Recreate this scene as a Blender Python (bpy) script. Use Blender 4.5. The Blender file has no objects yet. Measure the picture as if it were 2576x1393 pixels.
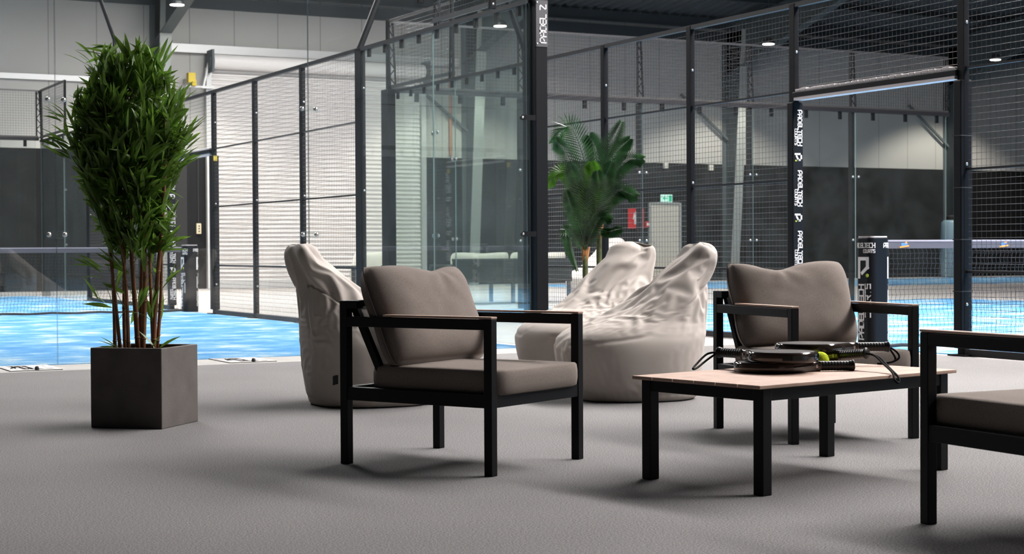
import bpy, math, random
from mathutils import Vector, Matrix, noise
rnd = random.Random(7)
PI = math.pi
sc = bpy.context.scene
COL = sc.collection

# ------------------------------------------------------------------ materials
MATS = {}
def mat(name, col, rough=.5, metal=0., spec=.5, n=0., nscale=30., col2=None, bump=0., bscale=80., coords='Object', detail=3., trans=0.):
    if name in MATS: return MATS[name]
    m = bpy.data.materials.new(name); m.use_nodes = True
    nt = m.node_tree; b = nt.nodes['Principled BSDF']
    b.inputs['Base Color'].default_value = (*col, 1); b.inputs['Roughness'].default_value = rough
    b.inputs['Metallic'].default_value = metal; b.inputs['Specular IOR Level'].default_value = spec
    tc = nt.nodes.new('ShaderNodeTexCoord')
    if n > 0 or col2:
        tx = nt.nodes.new('ShaderNodeTexNoise'); tx.inputs['Scale'].default_value = nscale; tx.inputs['Detail'].default_value = detail
        nt.links.new(tc.outputs[coords], tx.inputs['Vector'])
        rp = nt.nodes.new('ShaderNodeValToRGB')
        c2 = col2 if col2 else tuple(min(1, c*(1+n)) for c in col)
        c1 = col if col2 else tuple(c*(1-n) for c in col)
        rp.color_ramp.elements[0].color = (*c1, 1); rp.color_ramp.elements[1].color = (*c2, 1)
        rp.color_ramp.elements[0].position = .32; rp.color_ramp.elements[1].position = .68
        nt.links.new(tx.outputs['Fac'], rp.inputs['Fac']); nt.links.new(rp.outputs['Color'], b.inputs['Base Color'])
    if bump > 0:
        t2 = nt.nodes.new('ShaderNodeTexNoise'); t2.inputs['Scale'].default_value = bscale; t2.inputs['Detail'].default_value = 2
        nt.links.new(tc.outputs[coords], t2.inputs['Vector'])
        bp = nt.nodes.new('ShaderNodeBump'); bp.inputs['Strength'].default_value = bump; bp.inputs['Distance'].default_value = .01
        nt.links.new(t2.outputs['Fac'], bp.inputs['Height']); nt.links.new(bp.outputs['Normal'], b.inputs['Normal'])
    MATS[name] = m
    return m

def emis(name, col, s):
    m = bpy.data.materials.new(name); m.use_nodes = True; nt = m.node_tree; nt.nodes.clear()
    o = nt.nodes.new('ShaderNodeOutputMaterial'); e = nt.nodes.new('ShaderNodeEmission')
    e.inputs[0].default_value = (*col, 1); e.inputs[1].default_value = s; nt.links.new(e.outputs[0], o.inputs[0]); MATS[name] = m
    return m

def glassmat(name, tint, dust=.03, refl=1.):
    m = bpy.data.materials.new(name); m.use_nodes = True; nt = m.node_tree; nt.nodes.clear(); N = nt.nodes.new; L = nt.links.new
    o = N('ShaderNodeOutputMaterial'); t = N('ShaderNodeBsdfTransparent'); g = N('ShaderNodeBsdfGlossy'); d = N('ShaderNodeBsdfDiffuse')
    t.inputs[0].default_value = (*tint, 1); g.inputs['Roughness'].default_value = .0; g.inputs[0].default_value = (1, 1, 1, 1)
    d.inputs[0].default_value = (.62, .68, .68, 1)
    lw = N('ShaderNodeLayerWeight'); lw.inputs[0].default_value = .5
    p = N('ShaderNodeMath'); p.operation = 'POWER'; p.inputs[1].default_value = 5; L(lw.outputs['Facing'], p.inputs[0])
    q = N('ShaderNodeMath'); q.operation = 'MULTIPLY_ADD'; q.inputs[1].default_value = .93*refl; q.inputs[2].default_value = .04*refl; L(p.outputs[0], q.inputs[0])
    tc = N('ShaderNodeTexCoord'); nz = N('ShaderNodeTexNoise'); nz.inputs['Scale'].default_value = 2.2; nz.inputs['Detail'].default_value = 6; nz.inputs['Roughness'].default_value = .65
    L(tc.outputs['Object'], nz.inputs['Vector'])
    mr = N('ShaderNodeMapRange'); mr.inputs[1].default_value = .35; mr.inputs[2].default_value = .8; mr.inputs[3].default_value = dust*.5; mr.inputs[4].default_value = dust*2.2
    L(nz.outputs['Fac'], mr.inputs[0])
    m1 = N('ShaderNodeMixShader'); m2 = N('ShaderNodeMixShader')
    L(mr.outputs[0], m1.inputs[0]); L(t.outputs[0], m1.inputs[1]); L(d.outputs[0], m1.inputs[2])
    L(q.outputs[0], m2.inputs[0]); L(m1.outputs[0], m2.inputs[1]); L(g.outputs[0], m2.inputs[2]); L(m2.outputs[0], o.inputs[0])
    MATS[name] = m
    return m

def leafmat(name, col, rough=.42, tr=.25):
    m = bpy.data.materials.new(name); m.use_nodes = True; nt = m.node_tree; b = nt.nodes['Principled BSDF']; N = nt.nodes.new; L = nt.links.new
    tc = N('ShaderNodeTexCoord'); nz = N('ShaderNodeTexNoise'); nz.inputs['Scale'].default_value = 9; L(tc.outputs['Object'], nz.inputs['Vector'])
    rp = N('ShaderNodeValToRGB'); rp.color_ramp.elements[0].color = (*[c*.6 for c in col], 1); rp.color_ramp.elements[1].color = (*[min(1, c*1.7) for c in col], 1)
    rp.color_ramp.elements[0].position = .35; rp.color_ramp.elements[1].position = .68
    L(nz.outputs['Fac'], rp.inputs['Fac']); L(rp.outputs['Color'], b.inputs['Base Color']); b.inputs['Roughness'].default_value = rough
    t = N('ShaderNodeBsdfTranslucent'); L(rp.outputs['Color'], t.inputs[0]); mx = N('ShaderNodeMixShader'); mx.inputs[0].default_value = tr
    o = nt.nodes['Material Output']; L(b.outputs[0], mx.inputs[1]); L(t.outputs[0], mx.inputs[2]); L(mx.outputs[0], o.inputs[0])
    MATS[name] = m
    return m

M_FRAME = mat('black_powder_coat', (.0045, .005, .0062), .5, 0, .2)
M_POST = mat('black_court_steel', (.007, .0075, .009), .5, 0, .10)
M_SIGN = mat('grey_sign_plate', (.060, .057, .063), .5, 0, .4)
M_WIRE = mat('black_wire', (.055, .052, .052), .38, 0, .5)
M_RAIL = mat('fence_rail_steel', (.020, .019, .021), .45, 0, .22)
M_BOLT = mat('zinc_bolt', (.48, .47, .46), .28, .9)
M_TAUPE = mat('taupe_woven_fabric', (.262, .222, .196), .93, 0, .15, n=.22, nscale=420, bump=.22, bscale=700)
M_BEAN = mat('beige_bag_fabric', (.545, .49, .445), .78, 0, .3, n=.05, nscale=6, bump=.05, bscale=500)
M_BEANW = mat('pale_bag_fabric', (.78, .72, .69), .8, 0, .3)
M_LABEL = mat('black_cloth_tag', (.012, .012, .014), .7)
M_WOOD = mat('pink_brown_slat', (.56, .385, .305), .6, 0, .3, n=.10, nscale=14)
M_POT = mat('dark_fibre_cement', (.125, .110, .102), .75, 0, .3, n=.12, nscale=9, bump=.06, bscale=120)
M_SOIL = mat('dark_soil', (.02, .015, .011), .95)
M_LEAF = leafmat('bamboo_leaf', (.125, .235, .032), .38, .38)
M_PALM = leafmat('palm_leaf', (.028, .080, .026), .24, .15)
M_PALMY = leafmat('bright_palm_leaf', (.06, .17, .012), .4, .3)
M_CULM = mat('brown_cane', (.20, .085, .035), .5, 0, .4, n=.3, nscale=12)
M_TRUNK = mat('green_brown_trunk', (.075, .085, .030), .7, 0, .3, n=.35, nscale=25)
M_SHEATH = mat('orange_brown_sheath', (.42, .19, .07), .8, 0, .2, n=.25, nscale=20)
M_PAD = mat('black_vinyl_foam', (.006, .007, .0095), .45, 0, .14)
M_PADL = mat('pale_strip_or_lit_foam', (.62, .56, .56), .6)
M_WHITE = mat('white_print', (.82, .80, .80), .55)
M_LIME = mat('lime_print', (.45, .55, .03), .5)
M_YEL = mat('yellow_tape', (.75, .55, .04), .5)
M_NET = mat('black_net_cord', (.012, .013, .016), .7)
M_TAPE = mat('grey_net_band', (.085, .078, .095), .7)
M_TAPEW = mat('pale_net_hem', (.36, .32, .35), .7)
M_ORNG = mat('orange_print', (.75, .30, .05), .5)
M_BLUEP = mat('blue_print', (.08, .22, .55), .5)
M_RKT = mat('bronze_gloss_lacquer', (.040, .029, .023), .10, .25, .6)
M_RKTF = mat('dark_racket_face', (.035, .030, .030), .3)
M_RKTT = mat('black_gloss_print', (.003, .003, .003), .14)
M_GRIP = mat('black_grip_tape', (.006, .006, .006), .36, 0, .35)
M_CORD = mat('black_wrist_cord', (.005, .005, .006), .8, 0, .1)
M_BALL = mat('yellow_green_felt', (.66, .80, .035), .95, 0, .1, n=.08, nscale=120, bump=.3, bscale=300)
M_BALLS = mat('ball_seam', (.42, .52, .06), .8)
M_SHUT = mat('pale_shutter_steel', (.90, .865, .85), .5, 0, .4)
M_GALV = mat('galvanised_steel', (.55, .55, .55), .45, .4)
M_CREAM = mat('cream_paint', (.62, .60, .55), .7)
M_COLM = mat('grey_column_paint', (.075, .095, .100), .55)
M_COLF = mat('pale_grey_flange', (.34, .36, .345), .6)
M_ROOF = mat('grey_roof_sheet', (.075, .085, .092), .6)
M_DARKB = mat('dark_eave_beam', (.035, .045, .052), .5)
M_CONC = mat('pale_concrete', (.47, .44, .425), .8, n=.07, nscale=1.2)
M_SILL = mat('grey_sill', (.40, .385, .36), .75, n=.08, nscale=8)
M_PLATE = mat('steel_base_plate', (.42, .405, .38), .45, .4)
M_RED = mat('signal_red', (.62, .02, .02), .5)
M_DOORW = mat('pale_door_leaf', (.60, .57, .50), .6)
M_DARKD = mat('dark_door_leaf', (.03, .03, .031), .7, 0, .15)
M_SWITCH = mat('ivory_plastic', (.72, .62, .42), .5)
M_BLUEG = mat('blue_grey_plastic', (.20, .32, .40), .5)
M_GLASS = glassmat('court_glass', (.966, .983, .978), .007, .85)
M_GLASSG = glassmat('green_court_glass', (.925, .962, .948), .022)
M_GEDGE = mat('glass_edge', (.20, .27, .265), .2, 0, .5)
M_CUSHW = mat('cream_cushion_fabric', (.76, .71, .62), .9)
M_DKFAB = mat('grey_sling_fabric', (.03, .035, .036), .85, 0, .2)
M_LAMPB = mat('lamp_housing', (.035, .04, .045), .4)
M_LAMP = emis('lamp_diffuser', (1, .93, .80), 14)
M_EXIT = emis('exit_sign_light', (.62, 1, .86), 1.1)
M_EXITG = emis('exit_sign_green', (.05, .55, .32), 1.0)
M_FILL = emis('roof_fill_glow', (1.0, .955, .935), 1.)

# carpet : fine salt-and-pepper pile
def carpet():
    m = bpy.data.materials.new('grey_speckled_carpet'); m.use_nodes = True; nt = m.node_tree; b = nt.nodes['Principled BSDF']; N = nt.nodes.new; L = nt.links.new
    tc = N('ShaderNodeTexCoord')
    a = N('ShaderNodeTexNoise'); a.inputs['Scale'].default_value = 165; a.inputs['Detail'].default_value = 3; a.inputs['Roughness'].default_value = .7; L(tc.outputs['Object'], a.inputs['Vector'])
    r = N('ShaderNodeValToRGB'); r.color_ramp.elements[0].position = .39; r.color_ramp.elements[1].position = .62
    r.color_ramp.elements[0].color = (.150, .156, .157, 1); r.color_ramp.elements[1].color = (.46, .435, .43, 1)
    L(a.outputs['Fac'], r.inputs['Fac'])
    c = N('ShaderNodeTexNoise'); c.inputs['Scale'].default_value = .9; c.inputs['Detail'].default_value = 4; L(tc.outputs['Object'], c.inputs['Vector'])
    r2 = N('ShaderNodeValToRGB'); r2.color_ramp.elements[0].position = .3; r2.color_ramp.elements[1].position = .7
    r2.color_ramp.elements[0].color = (.88, .88, .88, 1); r2.color_ramp.elements[1].color = (1, 1, 1, 1); L(c.outputs['Fac'], r2.inputs['Fac'])
    mx = N('ShaderNodeMix'); mx.data_type = 'RGBA'; mx.blend_type = 'MULTIPLY'; mx.inputs[0].default_value = 1
    L(r.outputs['Color'], mx.inputs[6]); L(r2.outputs['Color'], mx.inputs[7]); L(mx.outputs[2], b.inputs['Base Color'])
    b.inputs['Roughness'].default_value = .95; b.inputs['Specular IOR Level'].default_value = .15
    bp = N('ShaderNodeBump'); bp.inputs['Strength'].default_value = .35; bp.inputs['Distance'].default_value = .004; L(a.outputs['Fac'], bp.inputs['Height']); L(bp.outputs['Normal'], b.inputs['Normal'])
    return m
# court turf : blue pile with pale sand drifts
def turf():
    m = bpy.data.materials.new('blue_sanded_turf'); m.use_nodes = True; nt = m.node_tree; b = nt.nodes['Principled BSDF']; N = nt.nodes.new; L = nt.links.new
    tc = N('ShaderNodeTexCoord')
    mp = N('ShaderNodeMapping'); mp.inputs['Scale'].default_value = (.85, .95, 1); L(tc.outputs['Object'], mp.inputs['Vector'])
    a = N('ShaderNodeTexNoise'); a.inputs['Scale'].default_value = 2.3; a.inputs['Detail'].default_value = 7; a.inputs['Roughness'].default_value = .62; L(mp.outputs[0], a.inputs['Vector'])
    r = N('ShaderNodeValToRGB'); e = r.color_ramp.elements
    e[0].position = .36; e[0].color = (.055, .25, .56, 1); e[1].position = .68; e[1].color = (.64, .66, .63, 1)
    x = e.new(.49); x.color = (.10, .33, .62, 1); x = e.new(.575); x.color = (.27, .47, .66, 1)
    L(a.outputs['Fac'], r.inputs['Fac'])
    f = N('ShaderNodeTexNoise'); f.inputs['Scale'].default_value = 90; f.inputs['Detail'].default_value = 2; L(tc.outputs['Object'], f.inputs['Vector'])
    mr = N('ShaderNodeMapRange'); mr.inputs[1].default_value = .3; mr.inputs[2].default_value = .7; mr.inputs[3].default_value = .8; mr.inputs[4].default_value = 1.15; L(f.outputs['Fac'], mr.inputs[0])
    mx = N('ShaderNodeMix'); mx.data_type = 'RGBA'; mx.blend_type = 'MULTIPLY'; mx.inputs[0].default_value = 1
    L(r.outputs['Color'], mx.inputs[6]); L(mr.outputs[0], mx.inputs[7]); L(mx.outputs[2], b.inputs['Base Color'])
    b.inputs['Roughness'].default_value = .9; b.inputs['Specular IOR Level'].default_value = .1
    return m
# wall cladding : pale sandwich panels with fine vertical joints every 1.05 m
def cladding(name, col, axis='X', pitch=1.05):
    m = bpy.data.materials.new(name); m.use_nodes = True; nt = m.node_tree; b = nt.nodes['Principled BSDF']; N = nt.nodes.new; L = nt.links.new
    tc = N('ShaderNodeTexCoord'); sp = N('ShaderNodeSeparateXYZ'); L(tc.outputs['Object'], sp.inputs[0])
    d = N('ShaderNodeMath'); d.operation = 'DIVIDE'; d.inputs[1].default_value = pitch; L(sp.outputs[axis], d.inputs[0])
    f = N('ShaderNodeMath'); f.operation = 'FRACT'; L(d.outputs[0], f.inputs[0])
    g = N('ShaderNodeMath'); g.operation = 'LESS_THAN'; g.inputs[1].default_value = .022; L(f.outputs[0], g.inputs[0])
    nz = N('ShaderNodeTexNoise'); nz.inputs['Scale'].default_value = .6; L(tc.outputs['Object'], nz.inputs['Vector'])
    r = N('ShaderNodeValToRGB'); r.color_ramp.elements[0].position = .3; r.color_ramp.elements[1].position = .7
    r.color_ramp.elements[0].color = (*[c*.93 for c in col], 1); r.color_ramp.elements[1].color = (*col, 1); L(nz.outputs['Fac'], r.inputs['Fac'])
    mx = N('ShaderNodeMix'); mx.data_type = 'RGBA'; L(g.outputs[0], mx.inputs[0]); L(r.outputs['Color'], mx.inputs[6]); mx.inputs[7].default_value = (*[c*.45 for c in col], 1)
    L(mx.outputs[2], b.inputs['Base Color']); b.inputs['Roughness'].default_value = .6
    return m
M_CARPET = carpet(); M_TURF = turf()
M_CLAD = cladding('pale_wall_panels', (.47, .46, .44)); M_PLINTH = mat('dark_plinth_board', (.011, .0115, .012), .75, 0, .10, n=.14, nscale=1.5)

# ------------------------------------------------------------------ mesh helpers
class MB:
    def __init__(s): s.v = []; s.f = []; s.mi = []; s.cur = 0
    def add(s, vs, fs):
        o = len(s.v); s.v += [tuple(v) for v in vs]; s.f += [tuple(i+o for i in f) for f in fs]; s.mi += [s.cur]*len(fs)
    def box(s, c, d, rot=None):
        x, y, z = d[0]/2, d[1]/2, d[2]/2; c = Vector(c)
        vs = [Vector((sx*x, sy*y, sz*z)) for sz in (-1, 1) for sy in (-1, 1) for sx in (-1, 1)]
        if rot is not None: vs = [rot @ v for v in vs]
        s.add([v+c for v in vs], [(0, 2, 3, 1), (4, 5, 7, 6), (0, 1, 5, 4), (2, 6, 7, 3), (1, 3, 7, 5), (0, 4, 6, 2)])
    def b2(s, a, b): s.box([(a[i]+b[i])/2 for i in range(3)], [abs(b[i]-a[i]) for i in range(3)])
    def bar(s, p, q, w, h, up=(0, 0, 1)):
        p, q = Vector(p), Vector(q); d = (q-p); L = d.length; d.normalize(); up = Vector(up)
        x = d.cross(up)
        if x.length < 1e-4: x = d.cross(Vector((0, 1, 0)))
        x.normalize(); z = x.cross(d)
        s.box((p+q)/2, (w, L, h), Matrix((x, d, z)).transposed())
    def tube(s, pts, r, n=6, closed=False, caps=True):
        pts = [Vector(p) for p in pts]; k = len(pts); rs = r if isinstance(r, (list, tuple)) else [r]*k
        up = None; vs = []
        for i, p in enumerate(pts):
            if closed: t = pts[(i+1) % k]-pts[i-1]
            else: t = pts[min(i+1, k-1)]-pts[max(i-1, 0)]
            t.normalize()
            if up is None:
                up = t.orthogonal().normalized() if abs(t.z) > .95 else Vector((0, 0, 1))
            x = t.cross(up)
            if x.length < 1e-5: x = t.orthogonal()
            x.normalize(); up = x.cross(t).normalized()
            for j in range(n):
                a = 2*PI*(j+.5)/n; vs.append(p+(x*math.cos(a)+up*math.sin(a))*rs[i])
        fs = []
        for i in range(k if closed else k-1):
            for j in range(n):
                a = i*n+j; b_ = i*n+(j+1) % n; c = ((i+1) % k)*n+(j+1) % n; d = ((i+1) % k)*n+j
                fs.append((a, b_, c, d))
        if caps and not closed: fs += [tuple(range(n-1, -1, -1)), tuple(range((k-1)*n, k*n))]
        s.add(vs, fs)
    def lathe(s, prof, n=24, c=(0, 0, 0), axis='z'):
        vs = []; k = len(prof)
        for r, z in prof:
            for j in range(n):
                a = 2*PI*j/n; p = (r*math.cos(a), r*math.sin(a), z)
                if axis == 'y': p = (p[0], -p[2], p[1])
                if axis == 'x': p = (p[2], p[0], p[1])
                vs.append((p[0]+c[0], p[1]+c[1], p[2]+c[2]))
        fs = [(i*n+j, i*n+(j+1) % n, (i+1)*n+(j+1) % n, (i+1)*n+j) for i in range(k-1) for j in range(n)]
        fs += [tuple(range(n-1, -1, -1)), tuple(range((k-1)*n, k*n))]
        s.add(vs, fs)
    def prism(s, outline, z0, z1):
        n = len(outline); vs = [(x, y, z0) for x, y in outline]+[(x, y, z1) for x, y in outline]
        s.add(vs, [(i, (i+1) % n, n+(i+1) % n, n+i) for i in range(n)]+[tuple(range(n-1, -1, -1)), tuple(range(n, 2*n))])
    def build(s, name, mats, parent=None, smooth=False, bevel=0, sub=0, label=None, seg=2):
        me = bpy.data.meshes.new(name); me.from_pydata(s.v, [], s.f); me.update()
        if not isinstance(mats, (list, tuple)): mats = [mats]
        for m in mats: me.materials.append(m)
        if len(mats) > 1: me.polygons.foreach_set('material_index', s.mi)
        if smooth: me.polygons.foreach_set('use_smooth', [True]*len(me.polygons))
        o = bpy.data.objects.new(name, me); COL.objects.link(o)
        if parent: o.parent = parent
        if label: o['label'] = label
        if bevel:
            b = o.modifiers.new('bevel', 'BEVEL'); b.width = bevel; b.segments = seg; b.limit_method = 'ANGLE'; b.angle_limit = .7
        if sub: q = o.modifiers.new('sub', 'SUBSURF'); q.levels = sub; q.render_levels = sub
        return o

def thing(name, label, cat, loc=(0, 0, 0), rz=0, group=None):
    o = bpy.data.objects.new(name, None); COL.objects.link(o); o.location = loc; o.rotation_euler = (0, 0, rz); o.empty_display_size = .1
    o['label'] = label; o['category'] = cat
    if group: o['group'] = group
    return o
def tag(o, label, cat, group=None):
    o['label'] = label; o['category'] = cat
    if group: o['group'] = group
    return o
def struct(o): o['kind'] = 'structure'; return o
def kids(o): return [c for c in bpy.data.objects if c.parent == o]
def dup(root, loc, rz, label, group=None):
    def cp(o, par):
        c = o.copy(); COL.objects.link(c)
        if par: c.parent = par
        for ch in TREE.get(o.name, []): cp(ch, c)
        return c
    TREE = {}
    for o in list(bpy.data.objects):
        if o.parent: TREE.setdefault(o.parent.name, []).append(o)
    r = cp(root, None); r.location = loc; r.rotation_euler = (0, 0, rz); r['label'] = label
    if group: r['group'] = group
    return r

# ------------------------------------------------------------------ stroke lettering
G = {
 'P': [[(0, 0), (0, 1), (.72, 1), (.72, .52), (.30, .30)]], 'A': [[(0, 0), (0, .72), (.28, 1), (.70, 1), (.70, 0)], [(.22, .42), (.70, .42)]],
 'D': [[(0, 0), (0, 1), (.55, 1), (.74, .8), (.74, .2), (.55, 0), (0, 0)]], 'E': [[(.66, 1), (0, 1), (0, 0), (.66, 0)], [(0, .5), (.6, .5)]],
 'L': [[(0, 1), (0, 0), (.62, 0)]], 'Z': [[(0, 1), (.72, 1), (0, 0), (.72, 0)]], 'T': [[(0, 1), (.74, 1)], [(.37, 1), (.37, 0)]],
 'C': [[(.68, 1), (0, 1), (0, 0), (.68, 0)]], 'H': [[(0, 0), (0, 1)], [(.70, 0), (.70, 1)], [(0, .5), (.70, .5)]],
 'O': [[(0, 0), (0, 1), (.70, 1), (.70, 0), (0, 0)]], 'U': [[(0, 1), (0, 0), (.70, 0), (.70, 1)]],
 'R': [[(0, 0), (0, 1), (.70, 1), (.70, .48), (.12, .48)], [(.32, .48), (.72, 0)]], 'S': [[(.68, 1), (0, 1), (0, .52), (.68, .52), (.68, 0), (0, 0)]],
 '@': [[(0, 0), (0, 1), (.62, 1), (.62, .52), (.24, .22)]], ' ': [], 'x': [], }
def strokes(text, gap=.26):
    out = []; x = 0
    for ch in text:
        g = G[ch]; w = max([p[0] for l in g for p in l], default=.35)
        for l in g: out.append([(px+x, py) for px, py in l])
        x += w+gap
    return out, x-gap
def letters(mb, text, h, place, sw=.15, th=.0015, gap=.26, length=None, sub=1):
    """place(u,v,d): u along the line of text, v up, d out of the surface"""
    st, w = strokes(text, gap); sx = (length/w) if length else h
    hw = sw*h/2
    for l in st:
        P = [(a*sx, b*h) for a, b in l]
        for i in range(len(P)-1):
            (x0, y0), (x1, y1) = P[i], P[i+1]; dx, dy = x1-x0, y1-y0; L = math.hypot(dx, dy); dx /= L; dy /= L; nx, ny = -dy*hw, dx*hw
            x0 -= dx*hw*.98; y0 -= dy*hw*.98; x1 += dx*hw*.98; y1 += dy*hw*.98
            for k in range(sub):
                a0, a1 = k/sub, (k+1)/sub
                q = [(x0+(x1-x0)*a, y0+(y1-y0)*a) for a in (a0, a1)]
                ring = [(q[0][0]+nx, q[0][1]+ny), (q[1][0]+nx, q[1][1]+ny), (q[1][0]-nx, q[1][1]-ny), (q[0][0]-nx, q[0][1]-ny)]
                vs = [place(u, v, 0) for u, v in ring]+[place(u, v, th) for u, v in ring]
                mb.add(vs, [(0, 1, 2, 3), (7, 6, 5, 4), (0, 4, 5, 1), (1, 5, 6, 2), (2, 6, 7, 3), (3, 7, 4, 0)])
    return w*sx
def planar(o, r, u, n):
    o, r, u, n = Vector(o), Vector(r), Vector(u), Vector(n)
    return lambda a, b, d: o+r*a+u*b+n*d

# ------------------------------------------------------------------ camera
cam = bpy.data.cameras.new('camera'); co = bpy.data.objects.new('camera', cam); COL.objects.link(co)
yaw, pitch, roll = .4845, -.0163, -.0054
cy, sy, cp_, sp_ = math.cos(yaw), math.sin(yaw), math.cos(pitch), math.sin(pitch)
F = Vector((sy*cp_, cy*cp_, sp_)); R0 = Vector((cy, -sy, 0)); U0 = R0.cross(F)
Rv = R0*math.cos(roll)+U0*math.sin(roll); Uv = -R0*math.sin(roll)+U0*math.cos(roll)
co.matrix_world = Matrix(((Rv.x, Uv.x, -F.x, -6.7751), (Rv.y, Uv.y, -F.y, -12.4686), (Rv.z, Uv.z, -F.z, .8369), (0, 0, 0, 1)))
cam.sensor_width = 36; cam.lens = 4148.3*36/2576; cam.clip_end = 200
cam.dof.use_dof = True; cam.dof.focus_distance = 7.2; cam.dof.aperture_fstop = 9
sc.camera = co

# ------------------------------------------------------------------ hall shell
S2X, S2Y = 2.2734, 8.25
YN = 24.0
def plane_box(name, a, b, m): mb = MB(); mb.b2(a, b); return struct(mb.build(name, m))
plane_box('floor', (-14, -16, -.12), (2.20, -.63, 0), M_CARPET)
plane_box('floor', (-14, -.63, -.12), (38, YN, -.006), M_CONC)
plane_box('floor', (2.20, -16, -.12), (38, -.63, -.006), M_CONC)
mb = MB(); mb.b2((-11, -.63, -.006), (.2, -.02, 0)); struct(mb.build('trim_1', M_SILL))
def court_floor(x0, y0, x1, y1):
    mb = MB(); mb.b2((x0, y0, -.006), (x1, y1, .002)); return struct(mb.build('court_turf', M_TURF))
court_floor(-10, -.02, -.03, 20); court_floor(S2X+.05, S2Y-20, S2X+10, S2Y); court_floor(11.5, 16.4, 36, 22.6)
# wall north : dark plinth below, pale panels above
plane_box('wall_north', (-14, YN, 0), (38, YN+.2, 3.1), M_PLINTH)
plane_box('wall_north', (-14, YN, 3.1), (38, YN+.2, 7.2), M_CLAD)
plane_box('trim_2', (-14, YN-.08, 4.58), (3.2, YN, 4.70), M_GALV)
plane_box('trim_3', (3.75, YN-.14, 5.33), (10.9, YN, 5.52), M_GALV)
M_CLADY = cladding('dark_side_panels', (.06, .062, .065), 'Y')
plane_box('wall_west', (-14.2, -16, 0), (-14, YN, 10), M_CLADY)
plane_box('wall_east', (38, -16, 0), (38.2, YN, 10), M_CLADY)
plane_box('wall_south', (-14, -16.2, 0), (38, -16, 10), mat('dark_back_wall', (.018, .019, .02), .8))
# roof, two slopes with ridge at y=4
def roofz(y): return 6.95+.12*(YN-y) if y > 4 else 6.95+.12*20-.12*(4-y)
FILL_PANELS = [(-6.0, 5.6, -2.0, 7.2), (-6.0, 12.6, 0, 14.2), (3.2, -12.5, 6.2, 3.0), (1.5, 17.0, 7.5, 18.4)]  # unseen glowing panels added under the roof to light hall and lounge
mb = MB(); per = .30
ys = [-16, 4, YN]
for (ya, yb) in ((-16, 4), (4, YN)):
    x = -14
    while x < 38:
        for (xa, xb, za, zb) in ((0, .11, 0, 0), (.11, .15, 0, .05), (.15, .26, .05, .05), (.26, .30, .05, 0)):
            vs = [(x+xa, ya, roofz(ya)+za), (x+xb, ya, roofz(ya)+zb), (x+xb, yb, roofz(yb)+zb), (x+xa, yb, roofz(yb)+za)]
            mb.add(vs, [(0, 1, 2, 3)])
        x += per
struct(mb.build('ceiling', M_ROOF))
for k, (xa, ya, xb, yb) in enumerate(FILL_PANELS):
    mb = MB(); vs = []
    for (x, y) in ((xa, ya), (xb, ya), (xb, yb), (xa, yb)): vs.append((x, y, roofz(y)-.06))
    vs += [(v[0], v[1], v[2]+.05) for v in vs]
    mb.add(vs, [(3, 2, 1, 0), (4, 5, 6, 7), (0, 1, 5, 4), (1, 2, 6, 5), (2, 3, 7, 6), (3, 0, 4, 7)])
    struct(mb.build('fill_panel_%d' % (k+1), M_FILL))
# portal frames : tapered column, haunch, rafters
for k in range(-2, 5):
    X = 3.42+7.75*k
    mb = MB(); w = .13
    def colprof(z): return YN-(.38+.085*z)
    zs = [0, 2, 4, 6.6]
    # web
    mb.cur = 0
    for a, b in zip(zs[:-1], zs[1:]):
        vs = [(X-.012, YN-.02, a), (X-.012, colprof(a), a), (X-.012, colprof(b), b), (X-.012, YN-.02, b)]; vs += [(v[0]+.024, v[1], v[2]) for v in vs]
        mb.add(vs, [(0, 1, 2, 3), (7, 6, 5, 4)])
    mb.cur = 1  # front flange coloured paler than the web and back flange
    for off, m in ((0, 1),):
        pts = [(colprof(z), z) for z in zs]
        for (y0, z0), (y1, z1) in zip(pts[:-1], pts[1:]):
            vs = [(X-w, y0, z0), (X+w, y0, z0), (X+w, y1, z1), (X-w, y1, z1)]; vs += [(v[0], v[1]+.03, v[2]) for v in vs]
            mb.add(vs, [(0, 1, 2, 3), (7, 6, 5, 4), (0, 3, 7, 4), (1, 5, 6, 2)])
    mb.cur = 0
    mb.b2((X-w, YN-.03, 0), (X+w, YN, 6.6))
    struct(mb.build('trim_4', [M_COLM, M_COLF]))
    mb = MB()
    for ya, yb in ((4, YN-.05), (-15.9, 4)):
        def d(y): return .95 if y > YN-1 else (.62 if y > 19 else .5)
        segs = [(4, 19), (19, YN-.05)] if ya == 4 else [(-15.9, 4)]
        for s0, s1 in segs:
            dd = [.5, .5] if s1 < 20 else [.5, 1.35]
            for hw, fz in ((.13, None), (.012, 1)):
                t0, t1 = roofz(s0)-.18, roofz(s1)-.18
                if fz:
                    vs = [(X-hw, s0, t0), (X+hw, s0, t0), (X+hw, s1, t1), (X-hw, s1, t1), (X-hw, s0, t0-dd[0]), (X+hw, s0, t0-dd[0]), (X+hw, s1, t1-dd[1]), (X-hw, s1, t1-dd[1])]
                    mb.add(vs, [(0, 1, 2, 3), (7, 6, 5, 4), (0, 4, 5, 1), (1, 5, 6, 2), (2, 6, 7, 3), (3, 7, 4, 0)])
                else:
                    for q0, q1 in ((t0, t1), (t0-dd[0], t1-dd[1])):
                        vs = [(X-hw, s0, q0), (X+hw, s0, q0), (X+hw, s1, q1), (X-hw, s1, q1)]; vs += [(v[0], v[1], v[2]-.025) for v in vs]
                        mb.add(vs, [(0, 1, 2, 3), (7, 6, 5, 4), (0, 4, 5, 1), (1, 5, 6, 2), (2, 6, 7, 3), (3, 7, 4, 0)])
    struct(mb.build('trim_5', M_COLM))
    # wall bracing behind the column
    if 0 <= k <= 3:
        mb = MB(); mb.bar((X+.2, YN-.1, 3.6), (X-1.5, YN-.1, 4.9), .06, .06); struct(mb.build('trim_6', M_COLM))
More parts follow.
